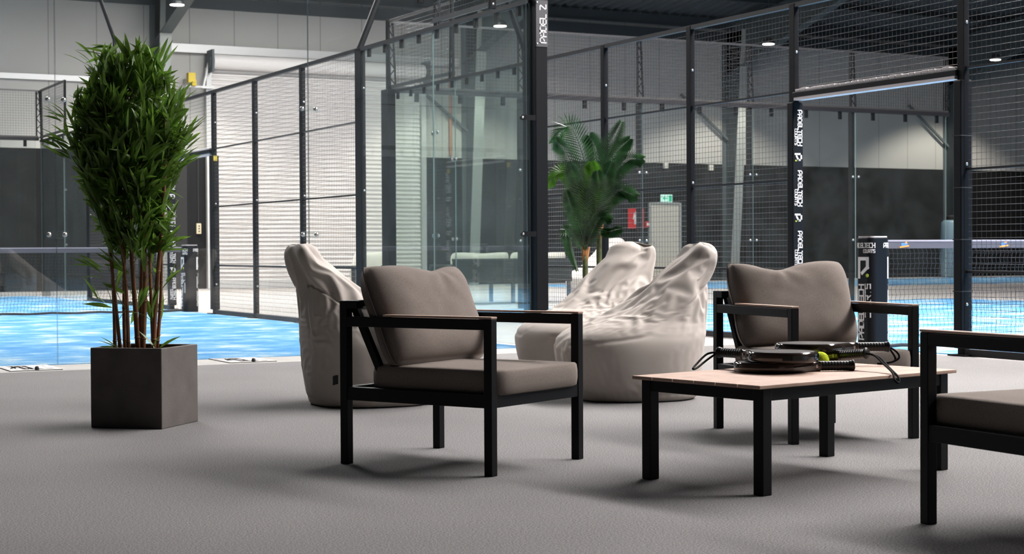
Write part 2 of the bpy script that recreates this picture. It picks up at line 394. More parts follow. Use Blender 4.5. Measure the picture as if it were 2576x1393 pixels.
for y in (YN-.25, 21.6, 19.2, 16.8, 14.4, 12, 9.6, 7.2):
    mb = MB(); z = roofz(y)-.02; h = .30 if y > 23 else .18
    mb.b2((-14, y-.04, z-h), (38, y+.04, z-.02)); mb.b2((-14, y-.10, z-h), (38, y+.02, z-h+.02))
    struct(mb.build('trim_7', M_DARKB))
mb = MB(); mb.b2((-14, YN-.06, 6.35), (38, YN, 6.62)); struct(mb.build('trim_8', M_DARKB))

# roller shutter (door_1), barrel, guides, side gear
d1 = bpy.data.objects.new('door_1', None); COL.objects.link(d1); d1.location = (4.66, YN-.12, 0); struct(d1)
mb = MB(); n = 49; pitch_ = 4.98/n; prof = []
for i in range(n):
    z = i*pitch_+.02
    for (dz, dy) in ((0, 0), (.18, .012), (.45, -.028), (.72, -.028), (.95, .012)): prof.append((dy, z+dz*pitch_))
W_ = 5.2
vs = []; 
for (dy, z) in prof: vs += [(0, dy, z), (W_, dy, z)]
mb.add(vs, [(2*i, 2*i+1, 2*i+3, 2*i+2) for i in range(len(prof)-1)])
so = mb.build('shutter_curtain', M_SHUT, d1)
mb = MB(); mb.box((W_/2, -.01, .09), (W_, .07, .18)); mb.build('bottom_bar', M_GALV, d1)
mb = MB(); mb.lathe([(.17, -.05), (.17, W_+.1)], 20, (0, -.18, 5.13), 'x'); mb.build('barrel', M_SHUT, d1, smooth=False)
for s in (0, 1):
    mb = MB(); x = -.07 if s == 0 else W_+.07; mb.box((x, -.03, 2.5), (.12, .12, 5.0)); mb.build('guide_rail', M_GALV, d1)
    mb = MB(); mb.box((x, -.18, 5.13), (.05, .5, .5)); mb.lathe([(.20, -.05), (.20, .05)], 14, (x, -.18, 5.13), 'x'); mb.build('end_bracket', M_COLM, d1)
mb = MB(); mb.bar((-.25, -.15, 4.55), (.02, -.15, 4.55), .05, .06); mb.bar((-.62, -.15, 4.55), (-.22, -.15, 4.55), .04, .04); mb.bar((-.22, -.15, 4.55), (-.10, -.15, 5.1), .04, .04)
mb.build('drive_bracket', M_GALV, d1)
mb = MB(); mb.box((-.52, -.2, 4.74), (.17, .16, .22)); mb.box((-.46, -.2, 4.63), (.10, .12, .14)); mb.build('drive_motor', M_YEL, d1, bevel=.01, label='yellow motor box')
# personnel doors
d2 = bpy.data.objects.new('door_2', None); COL.objects.link(d2); d2.location = (16.50, YN-.03, 0); struct(d2)
mb = MB(); mb.box((.44, 0, 1.0), (.86, .05, 2.0)); mb.build('door_leaf', M_DOORW, d2)
mb = MB(); mb.box((-.03, 0, 1.03), (.06, .08, 2.06)); mb.box((.91, 0, 1.03), (.06, .08, 2.06)); mb.box((.44, 0, 2.04), (.9, .08, .06)); mb.build('door_frame', M_COLF, d2)
mb = MB(); mb.tube([(.08, -.03, 1.0), (.08, -.08, 1.0), (.2, -.08, 1.0)], .012, 6); mb.build('door_handle', M_GALV, d2)
d3 = bpy.data.objects.new('door_3', None); COL.objects.link(d3); d3.location = (2.9, YN-.06, 0); struct(d3)
mb = MB(); mb.box((.6, 0, 1.42), (1.2, .05, 2.84)); mb.build('door_leaf', M_DARKD, d3)
mb = MB(); mb.box((1.23, 0, 1.45), (.06, .09, 2.9)); mb.box((-.03, 0, 1.45), (.06, .09, 2.9)); mb.box((.6, 0, 2.87), (1.3, .09, .06)); mb.build('door_frame', M_PLINTH, d3)
# small wall things
cb = thing('control_box', 'small ivory switch box hanging on a dark cable left of the roller shutter', 'switch box', (4.37, YN-.02, 1.36))
mb = MB(); mb.box((0, -.03, 0), (.11, .06, .24)); mb.build('housing', M_SWITCH, cb, bevel=.012)
for z in (.06, 0, -.06):
    mb = MB(); mb.lathe([(.016, 0), (.016, .012)], 10, (0, -.06, z), 'y'); mb.build('button', M_DARKD, cb)
mb = MB(); mb.tube([(0, -.02, .12), (0, -.02, .8), (.0, -.02, 1.75)], .014, 6); mb.build('cable', M_LABEL, cb)
fs = thing('fire_extinguisher_sign', 'red square sign with white extinguisher symbol on dark wall', 'sign', (16.06, YN-.02, 1.64))
mb = MB(); mb.box((0, 0, 0), (.48, .02, .52)); mb.build('sign_board', M_RED, fs)
mb = MB(); mb.box((.02, -.013, -.03), (.15, .006, .24)); mb.box((.02, -.013, .12), (.08, .006, .06)); mb.bar((-.02, -.013, .17), (.10, -.013, .17), .006, .025); mb.bar((-.05, -.013, .15), (-.09, -.013, -.02), .006, .022)
mb.build('symbol', M_WHITE, fs)
al = thing('fire_alarm_button', 'small red alarm button between the red sign and the pale door', 'alarm', (16.40, YN-.02, 1.49))
mb = MB(); mb.box((0, -.02, 0), (.13, .05, .15)); mb.build('housing', M_RED, al, bevel=.01)
mb = MB(); mb.lathe([(.04, 0), (.04, .01)], 14, (0, -.045, 0), 'y'); mb.build('button', M_WHITE, al)
ex = thing('exit_sign', 'lit green and white exit sign above the pale door', 'exit sign', (16.98, YN-.06, 2.17))
mb = MB(); mb.box((0, 0, 0), (.34, .06, .20)); mb.build('light_box', M_EXIT, ex, bevel=.012)
mb = MB(); mb.box((.10, -.033, 0), (.10, .006, .15)); mb.bar((-.13, -.033, .0), (.01, -.033, .0), .006, .03); mb.bar((-.06, -.033, .05), (-.13, -.033, 0), .006, .022); mb.bar((-.06, -.033, -.05), (-.13, -.033, 0), .006, .022)
mb.build('symbol', M_EXITG, ex)
for x, z, l in ((16.97, 3.03, 'small pale junction box high above the exit sign'), (18.40, 3.0, 'small pale junction box on the wall beside the steel column')):
    j = MB(); j.box((0, -.04, 0), (.13, .08, .15)); o = j.build('junction_box', M_CREAM, bevel=.01); o.location = (x, YN, z); tag(o, l, 'box')
mb = MB(); mb.tube([(10.72, YN-.04, 3.15), (10.72, YN-.04, 5.2)], .04, 8); o = tag(mb.build('copper_pipe', mat('copper_pipe', (.42, .20, .13), .5)), 'reddish vertical pipe beside the column right of the shutter', 'pipe')
wb = thing('water_barrel', 'blue grey barrel standing by the far wall at right', 'barrel', (26.1, YN-.8, 0))
mb = MB(); mb.lathe([(.26, 0), (.29, .05), (.30, .5), (.29, 1.0), (.27, 1.55), (.20, 1.62)], 20); mb.build('body', M_BLUEG, wb, smooth=True)
mb = MB(); mb.lathe([(.14, 1.62), (.14, 1.72), (.10, 1.76)], 16); mb.build('cap', M_DARKD, wb)

# ------------------------------------------------------------------ high-bay lamps and added fill spots
LAMPS = [(3.15, 21.35, 'round lit lamp in front of the left column haunch'), (10.75, 21.35, 'round lit lamp seen through glass left of the corner post'),
         (18.4, 21.4, 'round lit lamp behind the tall wire fence left of the padded post'), (26.2, 21.55, 'round lit lamp behind the wire fence at far right')]
for i, (x, y, l) in enumerate(LAMPS):
    t = thing('high_bay_lamp', l, 'lamp', (x, y, 6.0), 0, 'round ceiling lamps')
    mb = MB(); mb.lathe([(.05, .16), (.10, .13), (.145, .06), (.15, .0), (.147, .0)], 24); mb.build('housing', M_LAMPB, t, smooth=False)
    mb = MB(); mb.lathe([(.143, -.012), (.146, .0), (.10, .004)], 24); mb.build('diffuser', M_LAMP, t)
    mb = MB(); mb.tube([(0, 0, .15), (0, 0, roofz(y)-6.12)], .012, 6); mb.build('hanger', M_LAMPB, t)
def spot(x, y, z, e, ang=120, col=(1, .93, .82), r=.14):
    l = bpy.data.lights.new('lamp_or_fill_light', 'SPOT'); l.energy = e; l.spot_size = math.radians(ang); l.spot_blend = .35; l.color = col; l.shadow_soft_size = r
    o = bpy.data.objects.new('lamp_or_fill_light', l); COL.objects.link(o); o.location = (x, y, z); return o
LE = 1500
for x, y, _ in LAMPS: spot(x, y, 5.97, LE)
for x, y, e_ in ((7.3, 5.0, 1800), (7.3, -1.5, 2200), (7.3, -8.0, 1500), (10.8, 14.3, 900), (3.15, 14.3, 900), (-5.0, 10.0, 900)): spot(x, y, 6.0, e_, 112)  # unseen spots without lamp bodies, added to brighten courts and hall

# ------------------------------------------------------------------ courts: fences and glass walls
def wires(mb, x0, x1, z0, z1, y=0., p=.05, r=.0018, back=.0036):
    n = max(1, round((x1-x0)/p)); m = max(1, round((z1-z0)/p))
    def t4(a, b):
        a, b = Vector(a), Vector(b); d = (b-a).normalized(); s = Vector((0, 1, 0)); u = d.cross(s)
        vs = [q+o*r for q in (a, b) for o in (s, u, -s, -u)]
        mb.add(vs, [(0, 1, 5, 4), (1, 2, 6, 5), (2, 3, 7, 6), (3, 0, 4, 7)])
    for i in range(n+1): x = x0+(x1-x0)*i/n; t4((x, y-back/2, z0), (x, y-back/2, z1))
    for j in range(m+1): z = z0+(z1-z0)*j/m; t4((x0, y+back/2, z), (x1, y+back/2, z))
def pane(par, x0, x1, z0, z1, y=0, m=None, name='glass_pane'):
    mb = MB(); t = .006
    a = [(x0, y-t, z0), (x1, y-t, z0), (x1, y-t, z1), (x0, y-t, z1), (x0, y+t, z0), (x1, y+t, z0), (x1, y+t, z1), (x0, y+t, z1)]
    mb.add(a, [(0, 1, 2, 3), (7, 6, 5, 4)]); mb.cur = 1
    mb.add(a, [(0, 4, 5, 1), (1, 5, 6, 2), (2, 6, 7, 3), (3, 7, 4, 0)])
    return mb.build(name, [m or M_GLASS, M_GEDGE], par)
def bolt(par, c, n, r=.013, h=.010, m=None):
    mb = MB(); c = Vector(c); n = Vector(n); mb.tube([c, c+n*h*.6, c+n*h], [r, r, r*.6], 10); return mb.build('bolt', m or M_BOLT, par, smooth=True)
def spider(par, x, z, ns, y=0):
    mb = MB(); mb.box((x, y+ns*.010, z), (.175, .006, .056)); pl = mb.build('clamp_plate', M_GLASS, par, bevel=.004)
    for dx in (-.058, .058):
        b = MB(); c = Vector((x+dx, y+ns*.013, z)); nn = Vector((0, ns, 0)); b.tube([c, c+nn*.004, c+nn*.013, c+nn*.015], [.019, .019, .014, .006], 14); b.build('bolt', M_BOLT, pl, smooth=True)
def truss(par, x, y0, z0, z1, wd=.10):
    mb = MB(); mb.box((x, y0, (z0+z1)/2), (.022, .03, z1-z0))
    taper = .5
    mb.bar((x+wd, y0, z0), (x+wd*.55, y0, z1), .022, .022, (0, 1, 0))
    n = 9
    for i in range(n):
        za, zb = z0+(z1-z0)*i/n, z0+(z1-z0)*(i+1)/n
        xa, xb = x+wd*(1-.45*i/n), x+wd*(1-.45*(i+1)/n)
        if i % 2 == 0: mb.bar((x, y0, za), (xb, y0, zb), .014, .014, (0, 1, 0))
        else: mb.bar((xa, y0, za), (x, y0, zb), .014, .014, (0, 1, 0))
    return mb.build('truss_post', M_POST, par)

def logo_text(par, place, h, L, dot=True):
    pass
def ad_column(par, place_at, zs, cap=.040, L=.31):
    """repeated lettering running down a padded post; place_at(z) gives a frame at that height"""
    for z in zs:
        pl = place_at(z)
        mb = MB(); letters(mb, 'PADELTECH', cap, pl, .21, .002, .17, L); mb.build('lettering', M_WHITE, par)
        mb = MB(); letters(mb, 'COURTS', cap*.62, lambda a, b, d, p=pl: p(a+L*.54, b-cap*.80, d), .19, .002, .2, L*.46); mb.build('lettering', M_WHITE, par)
    return

def side_fence(name, label, loc, rz, posts, steps, pads=True, glassm=None):
    t = thing(name, label, 'fence', loc, rz, 'side fences of the courts')
    t0, t1, t2, t3, o1, q1, q2, q3 = posts; END = 20.0
    gm = glassm or M_GLASSG
    # corner posts
    for s in (0, 1):
        mb = MB(); xx = (0, .23) if s == 0 else (END-.23, END)
        mb.b2((xx[0], -.145, 0), (xx[1], -.03, 3.02)); mb.build('corner_post', M_POST, t, bevel=.004)
    for i, x in enumerate(posts):
        w = .075; xa, xb = x-w/2, x+w/2
        if i == 0: xa, xb = x-.085, x+.085
        if i == len(posts)-1: xa, xb = x-.085, x+.085
        mb = MB(); mb.b2((xa, -.054, 0), (xb, 0, 3.0)); p = mb.build('post', M_POST, t, bevel=.004)
        nx = -1 if rz > 0 else 1
        for z in (2.57, 1.48, .40): bolt(p, (xb if nx > 0 else xa, -.03, z), (nx, 0, 0))
        mb = MB(); mb.box((x, -.02, .006), (.2, .16, .012)); mb.build('base_plate', M_POST, t)
    for a, b in ((0.08, t0), (t0, o1), (o1, END-.08)):
        mb = MB(); mb.b2((a, -.05, 2.965), (b, 0, 3.005)); mb.build('top_rail', M_RAIL, t)
    # glass ends
    for (a, b, c) in ((.10, 2.06, t0-.03), (q3+.03, END-2.06, END-.1)):
        for xa, xb in ((a, b-.003), (b+.003, c)):
            pane(t, xa, xb, .01, 2.965, -.02, gm)
        for z in (.98, 1.98): spider(t, b, z, -1, -.02)
    for xs in ([.3+.42*k for k in range(9)]+[END-.3-.42*k for k in range(9)]):
        mb = MB(); mb.box((xs, -.025, 2.925), (.045, .03, .085)); mb.build('glass_clip', M_POST, t)
    # stepped mesh over the first two metres at both ends
    if steps:
        for xa, xb in ((.0, 2.07), (END-2.07, END)):
            mb = MB(); wires(mb, xa, xb, 3.08, 3.98, -.03); 
            mb.b2((xa, -.045, 3.94), (xb, -.02, 3.97)); mb.b2((xa, -.045, 3.04), (xb, -.02, 3.085))
            mb.build('upper_mesh_panel', M_WIRE, t)
            for xx in (xa, xb-.0): truss(t, xx if xx < xb else xx, -.05, 3.0, 3.98, .10 if xx == xa else -.10)
    # mesh bays
    bays = [(t0+.085, t1), (t1, t2), (t2, t3), (o1, q1), (q1, q2), (q2, q3-.085)]
    for a, b in bays:
        mb = MB(); wires(mb, a+.03, b-.03, .06, 2.965, -.012)
        mp = mb.build('mesh_panel', M_WIRE, t)
        mb = MB()
        for z in (.65, 1.44, 2.22): mb.b2((a, -.042, z-.009), (b, -.020, z+.009))
        mb.build('mid_rail', M_RAIL, mp)
        mb = MB(); mb.b2((a, -.05, .0), (b, 0, .055)); mb.build('bottom_rail', M_RAIL, mp)
    mb = MB(); wires(mb, t3+.03, o1-.03, 2.26, 2.965, -.012); mb.build('mesh_panel', M_WIRE, t)
    # door opening : padded posts and padded lintel
    mb = MB(); mb.b2((t3+.03, -.075, 2.165), (o1-.03, .03, 2.215)); li = mb.build('lintel', M_PAD, t, bevel=.008)
    mb = MB(); N = 26  # light on top of the black foam, painted as pale pieces
    for i in range(N):
        xa, xb = t3+.05+(o1-t3-.1)*i/N, t3+.05+(o1-t3-.1)*(i+1)/N; h = .020+.010*rnd.random()
        mb.b2((xa+.004, -.06, 2.215), (xb-.001, .02, 2.215+h))
    mb.build('lit_foam_top', M_PADL, li, bevel=.004); mb = MB(); mb.b2((t3+.05, -.07, 2.140), (o1-.05, .02, 2.165)); mb.build('pale_strip', M_PADL, li, label='pale strip under the black lintel')
    for s, x in ((1, t3), (-1, o1)):
        mb = MB(); xa, xb = (x-.035, x+.055) if s > 0 else (x-.055, x+.035)
        mb.b2((xa, -.082, .06), (xb, .030, 2.13)); pd = mb.build('post_pad', M_PAD, t, bevel=.010)
        # lettering runs downwards on the face that looks into the opening, letter tops to the right of a viewer standing in the opening
        xf = xb+.0005 if s > 0 else xa-.0005
        n = Vector((s, 0, 0)); down = Vector((0, 0, -1)); upv = n.cross(down)*-1
        # right-hand for viewer facing the pad = up of letters
        view_right = Vector((0, 0, 1)).cross(n)
        for k in range(4):
            z = 2.055-.533*k
            base = Vector((xf, -.026, z))-view_right*.002
            pl = lambda a, b, d, B=base, vr=view_right: B+down*a+vr*b+n*d
            if z-.31 > .08:
                mb = MB(); letters(mb, 'PADELTECH', .042, pl, .21, .002, .17, .31); mb.build('lettering', M_WHITE, pd)
                mb = MB(); letters(mb, 'COURTS', .026, lambda a, b, d, p=pl: p(a+.165, b-.036, d), .19, .002, .2, .14); mb.build('lettering', M_WHITE, pd)
            if z-.46 > .08:
                mb = MB(); letters(mb, '@', .064, lambda a, b, d, p=pl: p(a+.385, b-.030, d), .24, .002, .2, .052); mb.build('emblem', M_WHITE, pd)
                mb = MB(); c = pl(.443, -.024, 0); mb.tube([c, c+n*.002], [.0075, .0075], 10); mb.build('emblem_dot', M_LIME, pd)
        mb = MB(); mb.box((x+(-.057 if s < 0 else -.037), -.03, 2.09), (.006, .05, .07)); mb.build('hazard_tape', M_YEL, pd)
        if s < 0:
            for zz in (.5, .9, 1.3, 1.7): 
                mb = MB(); mb.box(((xa+xb)/2, -.026, zz), (xb-xa+.006, .118, .008)); mb.build('cable_tie', M_NET, pd)
    return t
S1P = [3.92, 5.67, 7.351, 9.031, 11.094, 12.78, 14.45, 16.1]
S2P = [4.0, 5.70, 7.324, 8.955, 11.069, 12.75, 14.4, 16.1]
s1 = side_fence('court_side_fence', 'black mesh and glass side fence of the left court in front of the roller shutter', (0, 0, 0), PI/2, S1P, True)
s2 = side_fence('court_side_fence', 'black wire mesh fence of the right court with door opening and lettered padded post', (S2X, S2Y, 0), -PI/2, S2P, True)
# name plate on the near corner post of the left court
mb = MB(); mb.b2((.032, -.006, 2.585), (.147, 0, 2.985)); npl = mb.build('name_plate', M_SIGN); npl.parent = s1
npl.matrix_parent_inverse = Matrix.Rotation(-PI/2, 4, 'Z')
mb = MB(); L_ = letters(mb, 'PADEL Z', .058, planar((.128, -.0065, 2.620), (0, 0, 1), (-1, 0, 0), (0, -1, 0)), .17, .002, .20, .325); o = mb.build('lettering', M_WHITE, npl)
for z in (2.962, 2.608): bolt(npl, (.042, -.006, z), (0, -1, 0), .009, .006)
# floodlight poles leaning out from the fences
def pole(loc, pts, label):
    mb = MB(); mb.tube(pts, .036, 8); o = mb.build('floodlight_pole', M_POST, smooth=False); o.location = loc
    return tag(o, label, 'pole', 'floodlight poles on the fences')
pole((.035, 3.95, 3.005), [(0, 0, 0), (.22, 0, .53), (.44, 0, 1.06), (.30, 0, 1.7), (-.9, 0, 2.4)], 'slanting grey pole rising from the left fence post')
pole((.035, 16.1, 3.005), [(0, 0, 0), (.46, 0, 1.30), (.46, 0, 1.52), (.22, 0, 2.2), (-.9, 0, 2.9)], 'bent grey pole behind the top of the bamboo plant')
pole((S2X-.015, 4.25, 3.005), [(0, 0, 0), (-.22, 0, .56), (-.44, 0, 1.06), (-.3, 0, 1.7), (.9, 0, 2.4)], 'slanting grey pole seen through glass beside the corner post')

def end_wall(label, loc, rz, upper=True, plates=False, gm=None, top=True):
    t = thing('court_glass_wall', label, 'glass wall', loc, rz, 'glass end walls of the courts')
    js = [0.06, 2.05, 4.05, 6.05, 8.05, 9.94]
    for a, b in zip(js[:-1], js[1:]): pane(t, a+.003, b-.003, .004, 3.0, 0, gm or M_GLASS)
    for x in js[1:-1]:
        for z in (.97, 1.975): spider(t, x, z, 1 if plates else -1)
    mb = MB(); mb.b2((0, -.03, 3.0), (10, .05, 3.06)); mb.build('top_rail', M_RAIL, t)
    for k in range(15):
        x = .39+.668*k; mb = MB(); mb.box((x, .0, 2.945), (.06, .035, .13)); c = mb.build('glass_clip', M_POST, t, bevel=.004); bolt(c, (x, .018, 2.92), (0, 1, 0), .012, .006)
    if upper:
        for k in range(5):
            mb = MB(); wires(mb, 2*k+.02, 2*k+1.98, 3.08, 3.96, .02); mb.b2((2*k, .0, 3.945), (2*k+2, .03, 3.975)); mb.b2((2*k, .0, 3.05), (2*k+2, .03, 3.09)); mb.build('upper_mesh_panel', M_WIRE, t)
        for k in range(6): truss(t, 2*k if k < 5 else 9.97, .05, 3.0, 3.97, .10)
        for k in range(1, 5):
            mb = MB(); mb.box((2*k+.05, .10, 1.5), (.05, .09, 3.0)); mb.build('wall_post', M_POST, t)
    return t
e2 = end_wall('glass end wall with wire mesh on top at the far left end of the right court', (S2X, S2Y, 0), 0, True)
e3 = end_wall('glass end wall with wire mesh on top at the far end of the left court', (-10, 20, 0), 0, True)
e1 = end_wall('tall clear glass wall at the near end of the left court with floor plates', (0, 0, 0), PI, False, True)
for z in (1.972, .975):
    mb = MB(); mb.b2((-.02, .002, z-.022), (.108, .014, z+.022)); mb.tube([(.108, .002, z), (.108, .014, z)], .022, 14); c = mb.build('side_clamp', M_POST, e1); bolt(c, (.108, .014, z), (0, 1, 0), .011, .005)
# steel floor plates with cut lettering along the sill of the near glass wall (coordinates in the wall's own frame: x -> -X, y -> -Y)
for xa in (4.497, 2.889):
    mb = MB(); mb.b2((xa-.362, .02, 0), (xa, .545, .006)); p = mb.build('floor_plate', M_PLATE, e1, bevel=.002)
    mb = MB(); letters(mb, 'PADEL Z', .34, planar((xa-.035, .47, .0062), (-1, 0, 0), (0, -1, 0), (0, 0, 1)), .12, .002, .30, .29); mb.build('lettering', M_WHITE, p)
    mb = MB(); mb.lathe([(.016, 0), (.016, .012), (.010, .024)], 10, (xa-.185, .53, .006)); mb.build('bolt', M_LABEL, p)
    mb = MB()
    for q in ((xa-.362, .545, xa, .552), (xa-.0, .02, xa+.007, .55)): mb.b2((q[0], q[1], 0), (q[2], q[3], .005))
    mb.build('plate_edge', M_DARKD, p)

# nets and padded net posts
def rrect(h, r, n=6):
    pts = []
    for (cx, cy_, a0) in ((h-r, -(h-r), -PI/2), (h-r, h-r, 0), (-(h-r), h-r, PI/2), (-(h-r), -(h-r), PI)):
        for i in range(n+1): a = a0+PI/2*i/n; pts.append((cx+r*math.cos(a), cy_+r*math.sin(a)))
    return pts
RR = rrect(.105, .060, 8)
def wrapper(outline, s0, z0, vertical=False):
    n = len(outline); seg = []; acc = 0
    for i in range(n):
        a, b = Vector(outline[i]), Vector(outline[(i+1) % n]); l = (b-a).length; seg.append((acc, l, a, b)); acc += l
    def at(s):
        s %= acc
        for (c, l, a, b) in seg:
            if s <= c+l+1e-9 and l > 0:
                f = (s-c)/l; p = a.lerp(b, f); t = (b-a).normalized(); return p, Vector((t.y, -t.x))
        return outline[0], Vector((0, -1))
    def place(a, b, d):
        if vertical: p, nn = at(s0-b); z = z0+a
        else: p, nn = at(s0+a); z = z0+b
        q = p+nn*(d+.0008); return Vector((q.x, q.y, z))
    return place, acc
def net_post(label, loc):
    t = thing('net_post', label, 'net post', loc, 0, 'padded net posts')
    mb = MB(); mb.prism(RR, .0, .925); mb.build('pad', M_PAD, t, bevel=.008)
    mb = MB(); RS = rrect(.098, .055, 8); mb.prism(RS, .925, .936); mb.build('top_seam', M_PADL, t)
    # outline runs counter-clockwise from the +x/-y corner; measure s to the middle of the -x face
    _, per_ = wrapper(RR, 0, 0); sA = per_*.655; sB = per_*1.075
    for s, k in ((sA, 0), (sB, 1)):
        pl, _ = wrapper(RR, s-.075, .842)
        mb = MB(); letters(mb, 'PADELTECH', .036, pl, .2, .002, .17, .22, 4); mb.build('lettering', M_WHITE, t)
        pl2, _ = wrapper(RR, s+.035, .800)
        mb = MB(); letters(mb, 'COURTS', .026, pl2, .18, .002, .2, .11, 4); mb.build('lettering', M_WHITE, t)
        pl3, _ = wrapper(RR, s-.02, .60)
        mb = MB(); letters(mb, '@', .15, pl3, .19, .002, .2, .10, 4); mb.build('emblem', M_WHITE, t)
        p, n = None, None
        c0 = pl3(.10, .012, 0); c1 = pl3(.10, .012, .003); mb = MB(); mb.tube([c0, c1], .015, 12); mb.build('emblem_dot', M_LIME, t)
        pl4, _ = wrapper(RR, s+.035, .085, True)
        mb = MB(); letters(mb, 'PADELTECH', .058, pl4, .2, .002, .17, .45, 1); mb.build('lettering', M_WHITE, t)
        pl5, _ = wrapper(RR, s+.108, .27, True)
        mb = MB(); letters(mb, 'COURTS', .052, pl5, .18, .002, .2, .27, 1); mb.build('lettering', M_WHITE, t)
    return t
net_post('black padded net post with white lettering behind the rear armchair', (S2X-.03, -1.76, 0))
net_post('black padded net post behind the bamboo plant at left', (-.02, 10.05, 0))
def net(label, loc, rz):
    t = thing('court_net', label, 'net', loc, rz, 'court nets'); L = 9.76; H = .905
    mb = MB(); mb.b2((0, -.006, H-.072), (L, .006, H-.012)); mb.build('top_band', M_TAPE, t)
    mb = MB(); mb.b2((0, -.009, H-.014), (L, .009, H)); mb.build('top_hem', M_TAPEW, t)
    mb = MB(); p = .046; nx = int(L/p); nz = 19; r = .0021
    def t3(a, b):
        a, b = Vector(a), Vector(b); d = (b-a).normalized(); s = Vector((0, 1, 0)); u = d.cross(s).normalized()
        vs = [q+o*r for q in (a, b) for o in (s*.9, u*.8-s*.5, -u*.8-s*.5)]
        mb.add(vs, [(0, 1, 4, 3), (1, 2, 5, 4), (2, 0, 3, 5)])
    for i in range(nx):
        x = i*p+.02; prev = (x, 0, H-.07)
        for j in range(1, nz+1):
            z = H-.07-j*(H-.085)/nz; nxt = (x+(.010 if j % 2 else -.002)+.012*math.sin(j*.5+i*.05), 0, z); t3(prev, nxt); prev = nxt
    for j in range(nz+1):
        z = H-.07-j*(H-.085)/nz; prev = None
        for i in range(0, nx, 4):
            q = (i*p+.02, 0, z+.002*math.sin(i)); 
            if prev: t3(prev, q)
            prev = q
    mb.build('netting', M_NET, t)
    mb = MB(); pts = [(L*i/60, 0, .020+.006*math.sin(i*1.7)) for i in range(61)]; mb.tube(pts, .016, 6); mb.build('bottom_cord', M_NET, t)
    for x in (.19, 1.31, 2.6, 4.2, 6.0):
        mb = MB(); y = -.0075
        mb.bar((x-.035, y, H-.040), (x+.035, y, H-.034), .004, .024); sk = mb.build('sticker', M_BLUEP, t)
        mb = MB(); mb.bar((x-.05, y-.001, H-.062), (x+.05, y-.001, H-.050), .004, .013); mb.bar((x+.01, y-.001, H-.028), (x+.03, y-.001, H-.02), .004, .014); mb.build('sticker_flash', M_ORNG, sk)
    return t
net('dark net of the right court with grey band and small stickers', (S2X+.11, -1.76, 0), 0)
net('dark net of the left court behind the bamboo plant', (-9.89, 10.05, 0), 0)

# ------------------------------------------------------------------ armchairs
def pillow(mb, w, h, t, dip=.05, dipu=.0, peak=.02, nu=44, nv=30, seed=0, sharp=4.6):
    """upright soft cushion, w wide (x), h tall (z), t thick (y)"""
    rows = []
    for side in (-1, 1):
        g = []
        for j in range(nv+1):
            v = -1+2*j/nv
            for i in range(nu+1):
                u = -1+2*i/nu
                a = (max(0, 1-abs(u)**sharp))**.5*(max(0, 1-abs(v)**sharp))**.5
                # rounded plan outline
                k = 1-.075*(u*u*v*v)**2
                x = u*w/2*(1-.03*(1-abs(v))**2)*k; z = v*h/2*k
                if v > 0:
                    s = v**2
                    z += s*(-dip*math.exp(-((u-dipu)/.42)**2)+peak*(abs(u)**2))
                wr = noise.noise(Vector((u*1.5+seed, v*1.3, side*3.1)))*.006+noise.noise(Vector((u*4+seed, v*3.5, side)))*.0025
                # folds radiating from the dip
                rr = math.hypot(u-dipu, (v-1)*.8); an = math.atan2(v-1.0, u-dipu)
                fold = .0045*math.sin(an*9+seed)*math.exp(-(rr/.5)**2)*(1 if v < .98 else 0)
                y = side*(t/2*a+(wr+fold)*a)
                g.append((x, y, z+h/2))
        rows.append(g)
    off = len(mb.v); vs = rows[0]+rows[1]; N = (nu+1)*(nv+1)
    fs = []
    for j in range(nv):
        for i in range(nu):
            a = j*(nu+1)+i; fs.append((a, a+1, a+nu+2, a+nu+1)); fs.append((N+a, N+a+nu+1, N+a+nu+2, N+a+1))
    # stitch rim
    rim = [i for i in range(nu+1)]+[(j+1)*(nu+1)-1 for j in range(1, nv+1)]+[nv*(nu+1)+i for i in range(nu-1, -1, -1)]+[j*(nu+1) for j in range(nv-1, 0, -1)]
    for k in range(len(rim)):
        a, b = rim[k], rim[(k+1) % len(rim)]; fs.append((a, N+a, N+b, b))
    mb.add(vs, fs)
    return [rows[0][i] for i in rim]
def pad(mb, w, d, h, crown=.012, nu=36, nv=36, seed=0):
    """boxed seat cushion centred on x,y ; bottom z=0 ; soft rounded edges and crowned top"""
    prof = [(.0, .012, 0), (.0, .0, .012), (0, -.003, h*.3), (0, -.004, h*.6), (0, .0, h-.014), (0, .010, h-.003)]
    rings = []
    def outline(inset, n=72):
        pts = []; rx, ry = w/2-inset, d/2-inset; e = 14
        for i in range(n):
            a = 2*PI*i/n; c, s = math.cos(a), math.sin(a); m = (abs(c)**e+abs(s)**e)**(-1/e); x, y = c*m, s*m; pts.append((x*rx, y*ry))
        return pts
    lev = [(.03, 0), (.006, .001), (.0, .007), (-.003, h*.35), (-.003, h*.65), (.0, h-.009), (.0055, h-.002)]
    lev += [(.0055+(min(w, d)/2-.008)*f, h-.002+crown*(1-(1-f)**2)) for f in (.1, .2, .35, .5, .7, .9, .99)]
    vs = []; n = 72
    for k, (ins, z) in enumerate(lev):
        for i, (x, y) in enumerate(outline(ins)):
            q = noise.noise(Vector((x*7+seed, y*7, z*9)))*.004
            vs.append((x*(1+q*.8), y*(1+q*.8), z+(q if k > 6 else 0)))
    fs = [(k*n+i, k*n+(i+1) % n, (k+1)*n+(i+1) % n, (k+1)*n+i) for k in range(len(lev)-1) for i in range(n)]
    fs += [tuple(range(n-1, -1, -1)), tuple(range((len(lev)-1)*n, len(lev)*n))]
    mb.add(vs, fs)
CW, CD = .600, .695           # leg centre to leg centre
